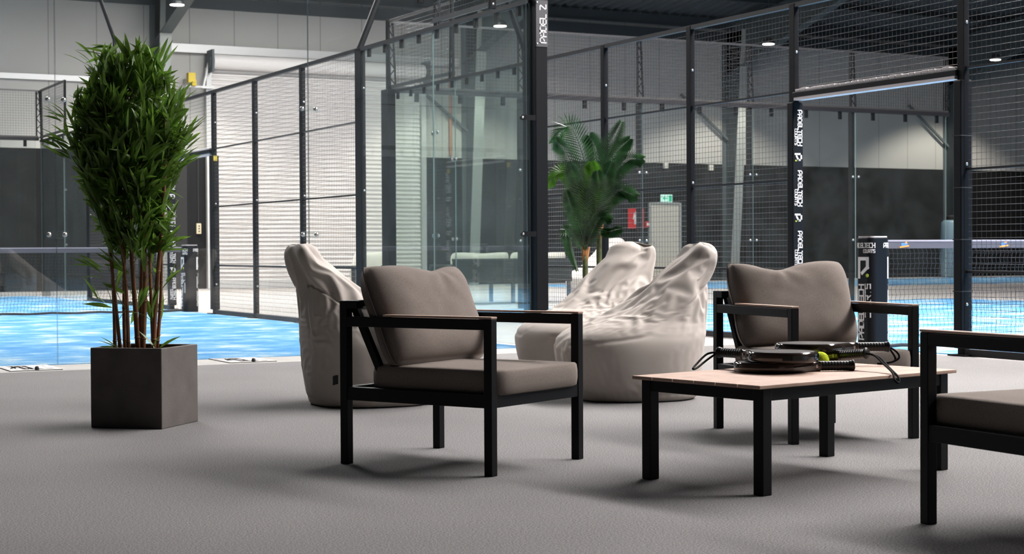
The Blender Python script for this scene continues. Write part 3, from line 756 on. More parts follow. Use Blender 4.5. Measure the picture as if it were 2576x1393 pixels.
def armchair(label, loc, rz, dip, dipu, seed):
    """front = -y ; x to the viewer's right when looking at the front"""
    t = thing('armchair', label, 'armchair', loc, rz, 'black framed armchairs around the coffee table')
    l = .036; hx, hy = CW/2, CD/2
    for sx in (-1, 1):
        mb = MB(); mb.b2((sx*hx-l/2, -hy-l/2, 0), (sx*hx+l/2, -hy+l/2, .582)); mb.build('leg', M_FRAME, t, bevel=.0025)
        mb = MB(); mb.b2((sx*hx-l/2, hy-l/2, 0), (sx*hx+l/2, hy+l/2, .642)); mb.build('leg', M_FRAME, t, bevel=.0025)
        mb = MB(); mb.b2((sx*hx-l/2, -hy+l/2, .541), (sx*hx+l/2, hy-l/2, .580)); a = mb.build('arm', M_FRAME, t, bevel=.0025)
        mb = MB(); mb.b2((sx*hx-l/2-.001, -hy-l/2-.001, .5825), (sx*hx+l/2+.001, hy-.20, .5905)); mb.build('arm_cap', M_WOOD, a, bevel=.002, label='wooden strip on the black arm')
        mb = MB(); mb.b2((sx*hx-l/2+.003, -hy+l/2, .252), (sx*hx+l/2-.003, hy-l/2, .304)); mb.build('side_rail', M_FRAME, t, bevel=.002)
        # slanted back stile
        mb = MB(); mb.bar((sx*(hx-.035), hy-.012, .628), (sx*(hx-.035), hy-.185, .296), .024, .030, (0, 1, 0)); mb.build('back_stile', M_FRAME, t, bevel=.002)
    for y, z0, z1, nm in ((-hy, .252, .304, 'front_rail'), (hy, .252, .304, 'rear_rail'), (hy, .604, .642, 'back_rail')):
        mb = MB(); mb.b2((-hx+l/2, y-l/2+.003, z0), (hx-l/2, y+l/2-.003, z1)); mb.build(nm, M_FRAME, t, bevel=.002)
    for sx in (-1, 1):
        mb = MB(); mb.b2((sx*hx-l/2, hy-.07, .612), (sx*hx+l/2, hy-l/2, .642)); mb.build('corner_bracket', M_FRAME, t)
    # woven sling
    mb = MB(); x = hx-.045; a, b = Vector((0, hy-.010, .622)), Vector((0, hy-.182, .300)); nrm = Vector((0, -.88, .47))*.002
    vs = [(sx*x, p.y+s*nrm.y, p.z+s*nrm.z) for s in (-1, 1) for p in (a, b) for sx in (-1, 1)]
    mb.add(vs, [(0, 1, 3, 2), (4, 6, 7, 5), (0, 2, 6, 4), (1, 5, 7, 3), (0, 4, 5, 1), (2, 3, 7, 6)]); mb.build('back_sling', M_SLING, t)
    mb = MB(); mb.b2((-hx+l/2, -hy+l/2, .286), (hx-l/2, hy-l/2, .292)); mb.build('seat_sling', M_SLING, t)
    mb = MB(); pad(mb, CW-.034, .625, .096, .010, seed=seed); sc_ = mb.build('seat_cushion', M_TAUPE, t, smooth=True); sc_.location = (.0, -.068, .296)
    mb = MB(); rim = pillow(mb, .625, .420, .185, dip, dipu, .012, seed=seed); bc = mb.build('back_cushion', M_TAUPE, t, smooth=True)
    bc.location = (0, hy-.245, .385); bc.rotation_euler = (math.radians(-23), 0, 0)
    mb = MB(); mb.tube(rim, .0032, 5, closed=True); mb.build('piping', M_TAUPE, bc)
    return t
def slingmat():
    m = bpy.data.materials.new('black_see_through_mesh'); m.use_nodes = True; nt = m.node_tree; b = nt.nodes['Principled BSDF']; b.inputs['Base Color'].default_value = (.012, .013, .016, 1); b.inputs['Roughness'].default_value = .6
    t = nt.nodes.new('ShaderNodeBsdfTransparent'); x = nt.nodes.new('ShaderNodeMixShader'); x.inputs[0].default_value = .36; o = nt.nodes['Material Output']
    nt.links.new(b.outputs[0], x.inputs[1]); nt.links.new(t.outputs[0], x.inputs[2]); nt.links.new(x.outputs[0], o.inputs[0]); return m
M_SLING = slingmat()
armchair('black framed armchair with taupe cushions in front, at centre left of the photo', (-3.905, -6.590, 0), math.radians(27.7), .030, .30, 1.3)
armchair('black framed armchair with taupe cushions behind the coffee table and the rackets', (-2.09, -6.493, 0), math.radians(-7.7), .050, -.25, 4.1)
armchair('black framed armchair cut off by the right edge, nearest to the viewer', (-3.041, -8.99, 0), PI+math.radians(-1.5), .03, .2, 7.7)

# ------------------------------------------------------------------ coffee table
ct = thing('coffee_table', 'low black coffee table with pinkish wooden slat top', 'coffee table', (-2.995, -7.554, 0), math.radians(11.5))
TX, TY = .985, .545
for sx in (-1, 1):
    for sy_ in (-1, 1):
        mb = MB(); mb.box((sx*TX/2, sy_*TY/2, .182), (.045, .045, .364)); mb.build('leg', M_FRAME, ct, bevel=.003)
    mb = MB(); mb.box((sx*TX/2, 0, .343), (.038, TY-.045, .044)); mb.build('end_rail', M_FRAME, ct, bevel=.002)
    mb = MB(); mb.box((0, sx*TY/2, .343), (TX-.045, .038, .044)); mb.build('side_rail', M_FRAME, ct, bevel=.002)
mb = MB(); sw_ = .625/6
for i in range(6): mb.box((0, -.625/2+sw_*(i+.5), .371), (1.095, sw_-.004, .013))
mb.build('slat_top', M_WOOD, ct, bevel=.0025)

# ------------------------------------------------------------------ padel rackets
def racket_outline(n=64):
    pts = []
    # head: rounded, tip at x=0, butt direction +x ; returns closed outline of head and throat
    ctrl = [(0, 0), (.010, .055), (.040, .094), (.085, .120), (.135, .129), (.185, .119), (.225, .092), (.262, .056), (.295, .030), (.325, .0195)]
    up = []
    def cr(p0, p1, p2, p3, t): return .5*((2*p1)+(-p0+p2)*t+(2*p0-5*p1+4*p2-p3)*t*t+(-p0+3*p1-3*p2+p3)*t**3)
    c = [(ctrl[1][0], -ctrl[1][1])]+ctrl+[(ctrl[-1][0]+.03, ctrl[-1][1])]
    for i in range(1, len(c)-2):
        for k in range(5):
            t = k/5; up.append((cr(c[i-1][0], c[i][0], c[i+1][0], c[i+2][0], t), cr(c[i-1][1], c[i][1], c[i+1][1], c[i+2][1], t)))
    up.append(ctrl[-1])
    low = [(x, -y) for x, y in reversed(up[1:])]
    return up+low
RO = racket_outline()
def dotface():
    m = bpy.data.materials.new('racket_face_with_holes'); m.use_nodes = True; nt = m.node_tree; b = nt.nodes['Principled BSDF']; N = nt.nodes.new; L = nt.links.new
    tc = N('ShaderNodeTexCoord'); mp = N('ShaderNodeVectorMath'); mp.operation = 'FRACTION'; sc_ = N('ShaderNodeVectorMath'); sc_.operation = 'SCALE'; sc_.inputs[3].default_value = 62
    L(tc.outputs['Object'], sc_.inputs[0]); L(sc_.outputs[0], mp.inputs[0]); sp = N('ShaderNodeSeparateXYZ'); L(mp.outputs[0], sp.inputs[0]); cb_ = N('ShaderNodeCombineXYZ'); L(sp.outputs[0], cb_.inputs[0]); L(sp.outputs[1], cb_.inputs[1])
    ds = N('ShaderNodeVectorMath'); ds.operation = 'DISTANCE'; ds.inputs[1].default_value = (.5, .5, 0); L(cb_.outputs[0], ds.inputs[0])
    lt = N('ShaderNodeMath'); lt.operation = 'LESS_THAN'; lt.inputs[1].default_value = .27; L(ds.outputs['Value'], lt.inputs[0])
    mx = N('ShaderNodeMix'); mx.data_type = 'RGBA'; mx.inputs[6].default_value = (.030, .026, .026, 1); mx.inputs[7].default_value = (.13, .12, .115, 1); L(lt.outputs[0], mx.inputs[0]); L(mx.outputs[2], b.inputs['Base Color']); b.inputs['Roughness'].default_value = .28
    return m
M_FACE = dotface()
def racket(label, tip, butt, z, strap, text=False, flip=False, tilt=0):
    tip, butt = Vector(tip), Vector(butt); d = butt-tip; a = math.atan2(d.y, d.x)
    t = thing('padel_racket', label, 'racket', (tip.x, tip.y, z), a, 'padel rackets stacked on the table'); T = .019
    t.rotation_euler = (0, tilt, a)
    # rounded edge frame: outline offset per level
    mb = MB(); n = len(RO)
    def off(o_):
        out = []
        for i in range(n):
            p0, p1, p2 = Vector(RO[i-1]), Vector(RO[i]), Vector(RO[(i+1) % n]); tt = (p2-p0)
            if tt.length < 1e-6: out.append((p1.x, p1.y)); continue
            tt.normalize(); nn = Vector((-tt.y, tt.x)); out.append((p1.x-nn.x*o_, p1.y-nn.y*o_))
        return out
    # outline runs clockwise (upper side first) -> outward normal is +(-ty,tx)... inset is minus
    lev = [(.007, -T), (.003, -T+.0025), (.0, -T+.008), (0, T-.008), (.003, T-.0025), (.007, T)]
    vs = []
    for ins, zz in lev: vs += [(x, y, zz) for x, y in off(ins)]
    fs = [(k*n+i, (k+1)*n+i, (k+1)*n+(i+1) % n, k*n+(i+1) % n) for k in range(len(lev)-1) for i in range(n)]
    mb.add(vs, fs); mb.cur = 1
    inner = off(.016)
    vs2 = [(x, y, T) for x, y in off(.007)]+[(x, y, T-.001) for x, y in inner]; mb.add(vs2, [(i, n+i, n+(i+1) % n, (i+1) % n) for i in range(n)])
    mb.cur = 2; mb.add([(x, y, T-.001) for x, y in inner], [tuple(range(n))]); mb.add([(x, y, -T) for x, y in off(.007)], [tuple(range(n-1, -1, -1))])
    h = mb.build('head', [M_RKT, M_RKT, M_FACE], t, smooth=False)
    for p in h.data.polygons: p.use_smooth = len(p.vertices) == 4
    # printed band and lettering on the edge
    def edge(s0, z0, mirror):
        seg = []; acc = 0
        for i in range(n):
            A, B = Vector(RO[i]), Vector(RO[(i+1) % n]); l = (B-A).length; seg.append((acc, l, A, B)); acc += l
        tot = acc
        def place(u, v, dd):
            s = (s0-u) % tot if not mirror else (s0+u) % tot
            for c, l, A, B in seg:
                if s <= c+l+1e-9 and l > 0:
                    p = A.lerp(B, (s-c)/l); tt = (B-A).normalized(); nn = Vector((-tt.y, tt.x)); q = p+nn*(dd+.0006); return Vector((q.x, q.y, z0+v))
            return Vector((0, 0, z0))
        return place, tot
    if text:
        # lettering hangs upside down on the rim to the right of the tip, a black printed bar to its left
        _, tot = edge(0, 0, True); pl, _ = edge(tot-.140, .0085, True)
        mb = MB(); letters(mb, 'HEAD', .017, lambda u, v, dd: pl(u, -v, dd), .27, .0006, .30, .112, 3); mb.build('lettering', M_RKTT, h)
        pl, _ = edge(.012, -.0095, True)
        mb = MB()
        for k in range(14):
            q = [pl(k*.0075, 0, .0004), pl((k+1)*.0075, 0, .0004), pl((k+1)*.0075, .018, .0004), pl(k*.0075, .018, .0004)]
            mb.add(q, [(0, 1, 2, 3)])
        mb.build('edge_print', M_RKTT, h)
    # neck mark
    mb = MB(); mb.b2((.302, -.0262, -.006), (.3095, -.0255, .006)); mb.b2((.302, .0255, -.006), (.3095, .0262, .006)); mb.build('neck_mark', M_WHITE, h)
    # grip: taped, flaring at the butt
    mb = MB(); pts = []; rs = []
    N_ = 46
    for i in range(N_+1):
        f = i/N_; x = .320+.132*f; r = .0172+.0007*(1 if (i % 4) < 2 else 0)+.0048*max(0, (f-.82)/.18)**1.3
        if i == N_: r *= .88
        pts.append((x, 0, 0)); rs.append(r)
    mb.tube(pts, rs, 14); g = mb.build('grip', M_GRIP, t, smooth=True); g.scale = (1, .95, 1.02)
    mb = MB(); mb.tube([(.317, 0, 0), (.323, 0, 0)], .0188, 14); mb.build('grip_collar', M_RKTT, t)
    # wrist cord
    Rm = Matrix.Rotation(-tilt, 3, 'Y') @ Matrix.Rotation(-a, 3, 'Z')
    pts = [Vector((.450, 0, 0))]+[Rm @ (Vector(p)-Vector((tip.x, tip.y, z))) for p in strap]+[Vector((.450, .004, 0))]
    sm = []
    k = len(pts)
    for i in range(k-1):
        p0, p1, p2, p3 = pts[max(i-1, 0)], pts[i], pts[i+1], pts[min(i+2, k-1)]
        for s in range(6):
            u = s/6; sm.append(.5*((2*p1)+(p2-p0)*u+(2*p0-5*p1+4*p2-p3)*u*u+(3*p1-p0-3*p2+p3)*u**3))
    sm.append(pts[-1])
    mb = MB(); mb.tube(sm, .0042, 6); mb.build('wrist_cord', M_CORD, t, smooth=True)
    return t
TZ = .378; c_, s_ = math.cos(math.radians(11.5)), math.sin(math.radians(11.5))
def tl(x, y, z=0): return (-2.995+x*c_-y*s_, -7.554+x*s_+y*c_, TZ+z)
A_tip, A_butt = (-3.177, -7.412, 0), (-2.762, -7.600, 0)
racket('bronze black racket lying lowest at left, grip pointing right', A_tip, A_butt, TZ+.0195, [(-2.735, -7.56, .383), (-2.76, -7.53, .382), (-2.80, -7.545, .382)])
hb = Vector((-3.028, -7.505, 0)); bb = Vector((-3.100, -7.190, 0)); db = (bb-hb).normalized()
racket('lettered racket on top of the left stack, grip pointing away to the left', hb-db*.135, hb+db*.319, TZ+.059,
       [(-3.13, -7.165, .43), (-3.20, -7.19, .392), (-3.262, -7.262, .383), (-3.21, -7.215, .383), (-3.13, -7.17, .41)], True)
def rk(hc, ang, z, label, strap):
    d = Vector((math.cos(ang+math.radians(11.5)), math.sin(ang+math.radians(11.5)), 0)); h = Vector(tl(*hc)); h.z = 0
    return racket(label, h-d*.135, h+d*.319, z, strap)
hc_ = Vector((-2.75, -7.285, 0)); bc_ = Vector((-2.70, -7.600, 0)); dc_ = (bc_-hc_).normalized()
racket('racket under the right stack with its wrist cord hanging over the table edge', hc_-dc_*.135, hc_+dc_*.319, .3965,
       [(-2.70, -7.64, .434), (-2.725, -7.72, .408), (-2.775, -7.825, .386), (-2.80, -7.868, .362), (-2.785, -7.872, .352), (-2.768, -7.850, .370), (-2.735, -7.765, .396), (-2.695, -7.66, .428)], tilt=math.radians(-5.6))
rk((.300, .195), math.radians(-34), TZ+.0715, 'uppermost racket at the back right, grip pointing right with cord drooping from its end',
   [(-2.405, -7.42, .428), (-2.40, -7.43, .405), (-2.43, -7.42, .388), (-2.485, -7.40, .383), (-2.44, -7.41, .384), (-2.41, -7.42, .40)])
# ball
bl = thing('padel_ball', 'yellow green felt ball between the rackets on the table', 'ball', (-2.817, -7.466, TZ+.033))
mb = MB(); prof = [(.0003, -.033)]+[(.033*math.cos(a), .033*math.sin(a)) for a in [(-PI/2)+PI*i/24 for i in range(1, 24)]]+[(.0003, .033)]
mb.lathe(prof, 36); mb.build('felt', M_BALL, bl, smooth=True)
mb = MB(); pts = []
for i in range(80):
    a = 2*PI*i/80; x, y, z = math.cos(a)+.35*math.cos(3*a)*.6, math.sin(a)-.35*math.sin(3*a)*.6, .85*math.sin(2*a); v = Vector((x, y, z)).normalized()*.0331; pts.append(v)
mb.tube(pts, .0009, 5, closed=True); sm_ = mb.build('seam', M_BALLS, bl); sm_.rotation_euler = (.5, .35, .9)

# ------------------------------------------------------------------ beanbags
def lerp_tab(tab, z):
    for a, b in zip(tab[:-1], tab[1:]):
        if z <= b[0]:
            f = (z-a[0])/(b[0]-a[0]); return [a[i]+(b[i]-a[i])*f for i in range(1, len(a))]
    return list(tab[-1][1:])
BB = [  # z, front, back, half width, squareness
    (0.000, -.335, .315, .300, 2.3), (.012, -.352, .335, .322, 2.3), (.060, -.385, .350, .352, 2.35), (.150, -.425, .360, .375, 2.4), (.260, -.448, .366, .385, 2.5), (.320, -.444, .370, .380, 2.6),
    (.365, -.405, .374, .362, 2.7), (.405, -.335, .378, .338, 2.7), (.440, -.240, .382, .312, 2.7), (.480, -.130, .384, .295, 2.7), (.550, -.020, .388, .272, 2.6),
    (.620, .072, .388, .240, 2.5), (.700, .175, .402, .212, 2.4), (.770, .258, .412, .190, 2.5), (.815, .290, .410, .176, 2.6), (.840, .306, .398, .158, 2.6), (.852, .325, .385, .128, 2.5), (.858, .340, .372, .09, 2.3)]
def smooth_tab(tab, z):
    n = len(tab)
    for i in range(n-1):
        if z <= tab[i+1][0] or i == n-2:
            a, b = tab[i], tab[i+1]; h = b[0]-a[0]; t = min(1, max(0, (z-a[0])/h)); out = []
            for c in range(1, len(a)):
                m0 = (b[c]-tab[i-1][c])/(b[0]-tab[i-1][0]) if i > 0 else (b[c]-a[c])/h
                m1 = (tab[i+2][c]-a[c])/(tab[i+2][0]-a[0]) if i < n-2 else (b[c]-a[c])/h
                t2, t3 = t*t, t*t*t
                out.append((2*t3-3*t2+1)*a[c]+(t3-2*t2+t)*h*m0+(-2*t3+3*t2)*b[c]+(t3-t2)*h*m1)
            return out
def settle(o, frames, shrink, bend, wts, loose):
    """let the cover slacken like cloth : the bag is a little too large for its filling"""
    g = o.vertex_groups.new(name='hold')
    for i, w_ in enumerate(wts): g.add([i], w_, 'REPLACE')
    g2 = o.vertex_groups.new(name='loose')
    for i, w_ in enumerate(loose): g2.add([i], 1-w_, 'REPLACE')
    c = o.modifiers.new('cloth', 'CLOTH'); st = c.settings
    st.vertex_group_mass = 'hold'; st.pin_stiffness = 1.0; st.quality = 5; st.mass = .3; st.air_damping = 3
    st.tension_stiffness = 40; st.compression_stiffness = 40; st.shear_stiffness = 12; st.bending_stiffness = bend
    st.vertex_group_shrink = 'loose'; st.shrink_min = shrink; st.shrink_max = -.004; st.effector_weights.gravity = 0.
    c.collision_settings.use_collision = False; c.collision_settings.use_self_collision = False
    c.point_cache.frame_start = 1; c.point_cache.frame_end = frames+1
    f0 = sc.frame_current
    for f in range(1, frames+1): sc.frame_set(f)
    dg = bpy.context.evaluated_depsgraph_get(); ev = o.evaluated_get(dg)
    co_ = [v.co.copy() for v in ev.data.vertices]
    o.modifiers.remove(c); o.vertex_groups.clear(); sc.frame_set(f0)
    for v, p in zip(o.data.vertices, co_): v.co = p if p.z > 0 else Vector((p.x, p.y, 0))
    o.data.update(); return co_
def beanbag(name, label, loc, rz, m, seed, tagged=False, sc_=1., nl=104, nr=132, shrink=-.085, frames=22):
    t = thing(name, label, 'beanbag', loc, rz, 'bean bag seats'); vs = []; wts = []; loose = []
    # ring heights spaced by arc length of the outline so that the faces stay even
    zz = [i/400*.858 for i in range(401)]; acc = [0]
    for i in range(400):
        A, B = smooth_tab(BB, zz[i]), smooth_tab(BB, zz[i+1]); acc.append(acc[-1]+max(math.hypot(A[0]-B[0], zz[1]), math.hypot(A[2]-B[2], zz[1]))*.6+zz[1]*.4)
    def zat(s):
        for i in range(400):
            if acc[i+1] >= s: return zz[i]+(zz[i+1]-zz[i])*(s-acc[i])/(acc[i+1]-acc[i])
        return .858
    for i in range(nl+1):
        z = zat(acc[-1]*i/nl); f, b, hw, e = smooth_tab(BB, z); c = (f+b)/2; ry = (b-f)/2
        up = min(1, max(0, (z-.34)/.40))
        for j in range(nr):
            a = 2*PI*j/nr; ca, sa = math.cos(a), math.sin(a)
            x = hw*math.copysign(abs(sa)**(2/e), sa); y = c-ry*math.copysign(abs(ca)**(2/e), ca)
            p = Vector((x, y, z)); o = Vector((x/(hw+.02), (y-c)/(ry+.02), .25)).normalized()
            q = p+Vector((seed, seed*1.7, seed*.3)); d = noise.noise(q*2.6)*.014*(.6+.6*up)+noise.noise(q*7)*.006*(.1+up)
            d += math.sin(a*3+seed+2.2*noise.noise(q*2.4))*.014*up
            zsm = .315+.055*max(0, (y+.45)/.45)+.62*max(0, (y+.08))**1.25
            sm = abs(sa) > .25 and z < .86
            if sm: d -= .008*math.exp(-((z-zsm)/.008)**2)
            if z < .02: d *= z/.02
            if z < .07: d += .004*math.sin(a*46+3*noise.noise(q*9))*math.exp(-((z-.045)/.02)**2)-.006*math.exp(-((z-.045)/.008)**2)
            vs.append(p+o*d)
            loose.append(min(1, max(.0, (z-.36)/.22)*(.75+.6*noise.noise(q*3.1))+(.25 if .05 < z < .36 and noise.noise(q*2.3) > .12 else 0)))
            w_ = 1. if z < .03 else .52-.44*up
            if sm and abs(z-zsm) < .012: w_ = max(w_, .30)
            wts.append(max(.05, w_*(.85+.6*noise.noise(q*4))) if w_ < 1 else 1)
    n0 = len(vs); vs += [Vector((0, .356, .858)), Vector((0, -.01, 0))]; wts += [.05, 1]; loose += [1, 0]
    fs = [(i*nr+j, i*nr+(j+1) % nr, (i+1)*nr+(j+1) % nr, (i+1)*nr+j) for i in range(nl) for j in range(nr)]
    fs += [(nl*nr+j, nl*nr+(j+1) % nr, n0) for j in range(nr)]+[((j+1) % nr, j, n0+1) for j in range(nr)]
    mb = MB(); mb.add([v*sc_ for v in vs], fs); o = mb.build('cover', m, t, smooth=True)
    vs = settle(o, frames, shrink, 6., wts, loose)
    sb = o.modifiers.new('sub', 'SUBSURF'); sb.levels = 1; sb.render_levels = 1
    if tagged:
        i = min(range(nl), key=lambda k: abs(vs[k*nr].z-.13)); j = int(tagged*nr); pc = vs[i*nr+j]; pn = vs[i*nr+j+3]; pu = vs[(i+6)*nr+j]
        e1_ = (pn-pc).normalized(); e2_ = (pu-pc).normalized(); nn = e1_.cross(e2_).normalized()
        if nn.dot(pc-Vector((0, 0, pc.z))) < 0: nn = -nn
        q = [pc+e1_*a_+e2_*b_+nn*d_ for d_ in (.002, .006) for a_, b_ in ((0, 0), (.030, .008), (.030, .056), (0, .048))]
        mb = MB(); mb.add(q, [(0, 1, 2, 3), (7, 6, 5, 4), (0, 4, 5, 1), (1, 5, 6, 2), (2, 6, 7, 3), (3, 7, 4, 0)]); mb.build('sewn_tag', M_LABEL, t)
    return t
def facing(dx, dy): return math.atan2(dx, -dy)       # rotation that turns local -y to (dx,dy)
beanbag('beanbag', 'beige beanbag seen from behind, left of the front armchair', (-3.24, -4.08, 0), facing(.995, -.05), M_BEAN, 2.4, .60)
beanbag('beanbag', 'beige beanbag in front of the other, its tip standing up beside the rear armchair', (-1.83, -4.56, 0), facing(-.93, .20), M_BEAN, 5.2)
beanbag('beanbag', 'beige beanbag half hidden behind the front one, below the palm', (-1.56, -3.58, 0), facing(-.92, -.20), M_BEAN, 8.8)
beanbag('beanbag', 'bright pale beanbag beyond the wire fence behind the palm', (7.35, 11.3, 0), facing(-.86, -.3), M_BEANW, 11.1, False, 1.17, 64, 90)

# ------------------------------------------------------------------ sofa and seat of the far lounge
M_FARF = mat('dark_sofa_frame', (.03, .034, .037), .5)
sf = thing('lounge_sofa', 'cream cushioned sofa seen from behind through the glass walls', 'sofa', (5.42, 11.05, 0), math.radians(3))
for x in (-1.05, 0, 1.05):
    for y in (-.35, .35):
        mb = MB(); mb.box((x, y, .17), (.05, .05, .34)); mb.build('leg', M_FARF, sf)
mb = MB(); mb.box((0, 0, .36), (2.2, .76, .06)); mb.build('seat_frame', M_FARF, sf)
mb = MB(); mb.box((0, -.36, .51), (2.18, .04, .34)); mb.build('backrest_panel', M_DKFAB, sf)
mb = MB(); mb.box((0, -.36, .69), (2.2, .05, .03)); mb.build('back_rail', M_FARF, sf)
for s in (-1, 1):
    mb = MB(); mb.box((s*1.09, 0, .60), (.05, .76, .04)); mb.box((s*1.09, .36, .47), (.05, .05, .26)); mb.build('arm', M_FARF, sf)
for i, x in enumerate((-.54, .54)):
    mb = MB(); pillow(mb, 1.06, .36, .22, .015, .1, .01, 20, 14, seed=i*3.1); o = mb.build('back_cushion', M_CUSHW, sf, smooth=True); o.location = (x, -.18, .45); o.rotation_euler = (math.radians(12), 0, 0)
    mb = MB(); pad(mb, 1.05, .70, .12, .01); o = mb.build('seat_cushion', M_CUSHW, sf, smooth=True); o.location = (x, .02, .39)
fa = thing('lounge_chair', 'pale cushioned lounge chair far behind the left armchair cushion', 'armchair', (2.62, 10.45, 0), math.radians(200))
for x in (-.3, .3):
    for y in (-.32, .32):
        mb = MB(); mb.box((x, y, .29), (.045, .045, .58)); mb.build('leg', M_FARF, fa)
    mb = MB(); mb.box((x, 0, .60), (.05, .70, .04)); mb.build('arm', M_FARF, fa)
mb = MB(); mb.box((0, 0, .28), (.62, .68, .05)); mb.build('seat_frame', M_FARF, fa)
mb = MB(); pad(mb, .56, .62, .11, .01); o = mb.build('seat_cushion', M_CUSHW, fa, smooth=True); o.location = (0, 0, .305)
mb = MB(); pillow(mb, .56, .44, .18, .015, 0, .01, 20, 14); o = mb.build('back_cushion', M_CUSHW, fa, smooth=True); o.location = (0, .20, .40); o.rotation_euler = (math.radians(-18), 0, 0)

# ------------------------------------------------------------------ plants
def planter(par, s, h):
    mb = MB(); w = .022; o = s/2; i = o-w
    vs = [(x*o, y*o, z) for z in (0, h) for x, y in ((-1, -1), (1, -1), (1, 1), (-1, 1))]+[(x*i, y*i, z) for z in (h, h-.05) for x, y in ((-1, -1), (1, -1), (1, 1), (-1, 1))]
    fs = [(3, 2, 1, 0)]+[(k, (k+1) % 4, 4+(k+1) % 4, 4+k) for k in range(4)]+[(4+k, 4+(k+1) % 4, 8+(k+1) % 4, 8+k) for k in range(4)]+[(8+k, 8+(k+1) % 4, 12+(k+1) % 4, 12+k) for k in range(4)]+[(12, 13, 14, 15)]
    mb.add(vs, fs); p = mb.build('planter_box', M_POT, par, bevel=.004)
    mb = MB(); mb.box((0, 0, h-.055), (2*i, 2*i, .02)); mb.build('soil', M_SOIL, par)
    return p
def leaf(mb, base, d, L, w, droop=.25, roll=0., across=None):
    d = Vector(d).normalized(); side = d.cross(across) if across is not None else d.cross(Vector((0, 0, 1)))
    if side.length < .05: side = Vector((1, 0, 0))
    side.normalize(); side = Matrix.Rotation(roll, 3, d) @ side; nrm = side.cross(d).normalized()
    prof = [(0, .10), (.18, .75), (.42, 1), (.70, .72), (.90, .28), (1, .0)]
    vs = []
    for f, ww in prof:
        p = Vector(base)+d*(L*f)-Vector((0, 0, 1))*(droop*L*f*f); hw = w*ww/2
        vs += [p-side*hw+nrm*hw*.35, p, p+side*hw+nrm*hw*.35]
    fs = []
    for k in range(len(prof)-1):
        a = k*3; fs += [(a, a+1, a+4, a+3), (a+1, a+2, a+5, a+4)]
    mb.add(vs, fs)
# bamboo
PB = thing('potted_bamboo', 'tall bushy bamboo with brown canes in a dark square planter', 'plant', (-4.628, -4.556, 0), math.radians(-43.5+90))
planter(PB, .376, .382)
rb = random.Random(21); fol = MB()
Ri = Matrix.Rotation(-PB.rotation_euler.z, 3, 'Z')
# lateral and depth unit vectors of the clump in the planter's frame
ir = Ri @ Vector((.885, -.466, 0)); idp = Ri @ Vector((.466, .885, 0))
canes = [(-.150, .02, -.05, 1.40), (-.120, -.03, -.06, 1.55), (-.095, .05, -.03, 1.45), (-.068, -.05, -.05, 1.40), (-.042, .0, -.01, 1.66), (-.020, .06, .0, 1.58), (.000, -.05, .0, 1.62),
         (.022, .04, .015, 1.50), (.055, -.01, .055, 1.52), (.040, .07, .05, 1.38)]
ENV = [(.40, .10, -.03), (.50, .13, -.03), (.70, .160, -.04), (.90, .190, -.04), (1.05, .200, -.05), (1.17, .235, -.065), (1.29, .27, -.075), (1.40, .295, -.075), (1.52, .285, -.075), (1.62, .25, -.065), (1.72, .21, -.06), (1.82, .14, -.055), (1.90, .03, -.05)]
def envelope(z): return lerp_tab(ENV, max(.40, min(1.9, z)))
def inside(p, k=1.0):
    hw, cx_ = envelope(p.z); u = (p.dot(ir)-cx_)/hw; v = p.dot(idp)/(hw*.85); return u*u+v*v <= k and p.z < 1.885
for k, (bx, by, lean, H) in enumerate(canes):
    pts = []; rs = []
    for i in range(15):
        f = i/14; z = .33+(H-.36)*f; x = bx+lean*f*1.1+.012*math.sin(k*2.1+f*5); y = by+.05*math.sin(k*1.3)*f
        pts.append(ir*x+idp*y+Vector((0, 0, z))); r = (.0125 if k in (4, 5, 6, 8) else .0095)*(1-.45*f); rs.append(r)
    cm = MB(); cm.tube(pts, rs, 8)
    for i in range(1, 15, 2): cm.tube([pts[i]-Vector((0, 0, .003)), pts[i]+Vector((0, 0, .003))], rs[i]*1.18, 8)
    cm.build('cane', M_CULM, PB, smooth=True)
    for i in range(2, 15):
        st = pts[i]; f = i/14
        for q in range(1 if f < .45 else 4):
            az = rb.uniform(0, 2*PI); e = st+Vector((math.cos(az), math.sin(az), 0))*rb.uniform(.04, .16)+Vector((0, 0, rb.uniform(.05, .15)))
            if inside(e): fol.tube([st, st.lerp(e, .5)+Vector((0, 0, .01)), e], .0016, 3, caps=False)
# sprays: fans of lance-shaped leaves inside the crown
made = 0; tries = 0
while made < 640 and tries < 20000:
    tries += 1
    z = rb.uniform(.52, 1.80); hw, cx_ = envelope(z)
    if z < .82 and rb.random() > .12: continue
    if z < 1.0 and rb.random() > .75: continue
    az = rb.uniform(0, 2*PI); rr = math.sqrt(rb.uniform(.02, .95)); p = ir*(cx_+math.cos(az)*rr*hw)+idp*(math.sin(az)*rr*hw*.85)+Vector((0, 0, z))
    out = (ir*math.cos(az)+idp*math.sin(az)); upw = .55+.75*max(0, (z-1.1)/.6)
    ax = out*rb.uniform(.35, .95)+Vector((rb.uniform(-.25, .25), rb.uniform(-.25, .25), upw*rb.uniform(.6, 1.4)-(.25 if z < 1.25 and rb.random() < .35 else 0)))
    ax.normalize(); sidev = ax.cross(Vector((rb.uniform(-1, 1), rb.uniform(-1, 1), rb.uniform(-.3, .3)))).normalized(); n_ = rb.randint(4, 7); got = 0
    for m_ in range(n_):
        ang = (m_-(n_-1)/2)*rb.uniform(.28, .42); d_ = (ax*math.cos(ang)+sidev*math.sin(ang)); L = rb.uniform(.12, .205)
        b0 = p+ax*rb.uniform(-.03, .02)
        if inside(b0+d_*L*.85, 1.12): leaf(fol, b0, d_, L, rb.uniform(.019, .030), rb.uniform(-.05, .35), rb.uniform(-1.5, 1.5)); got += 1
    made += got > 0
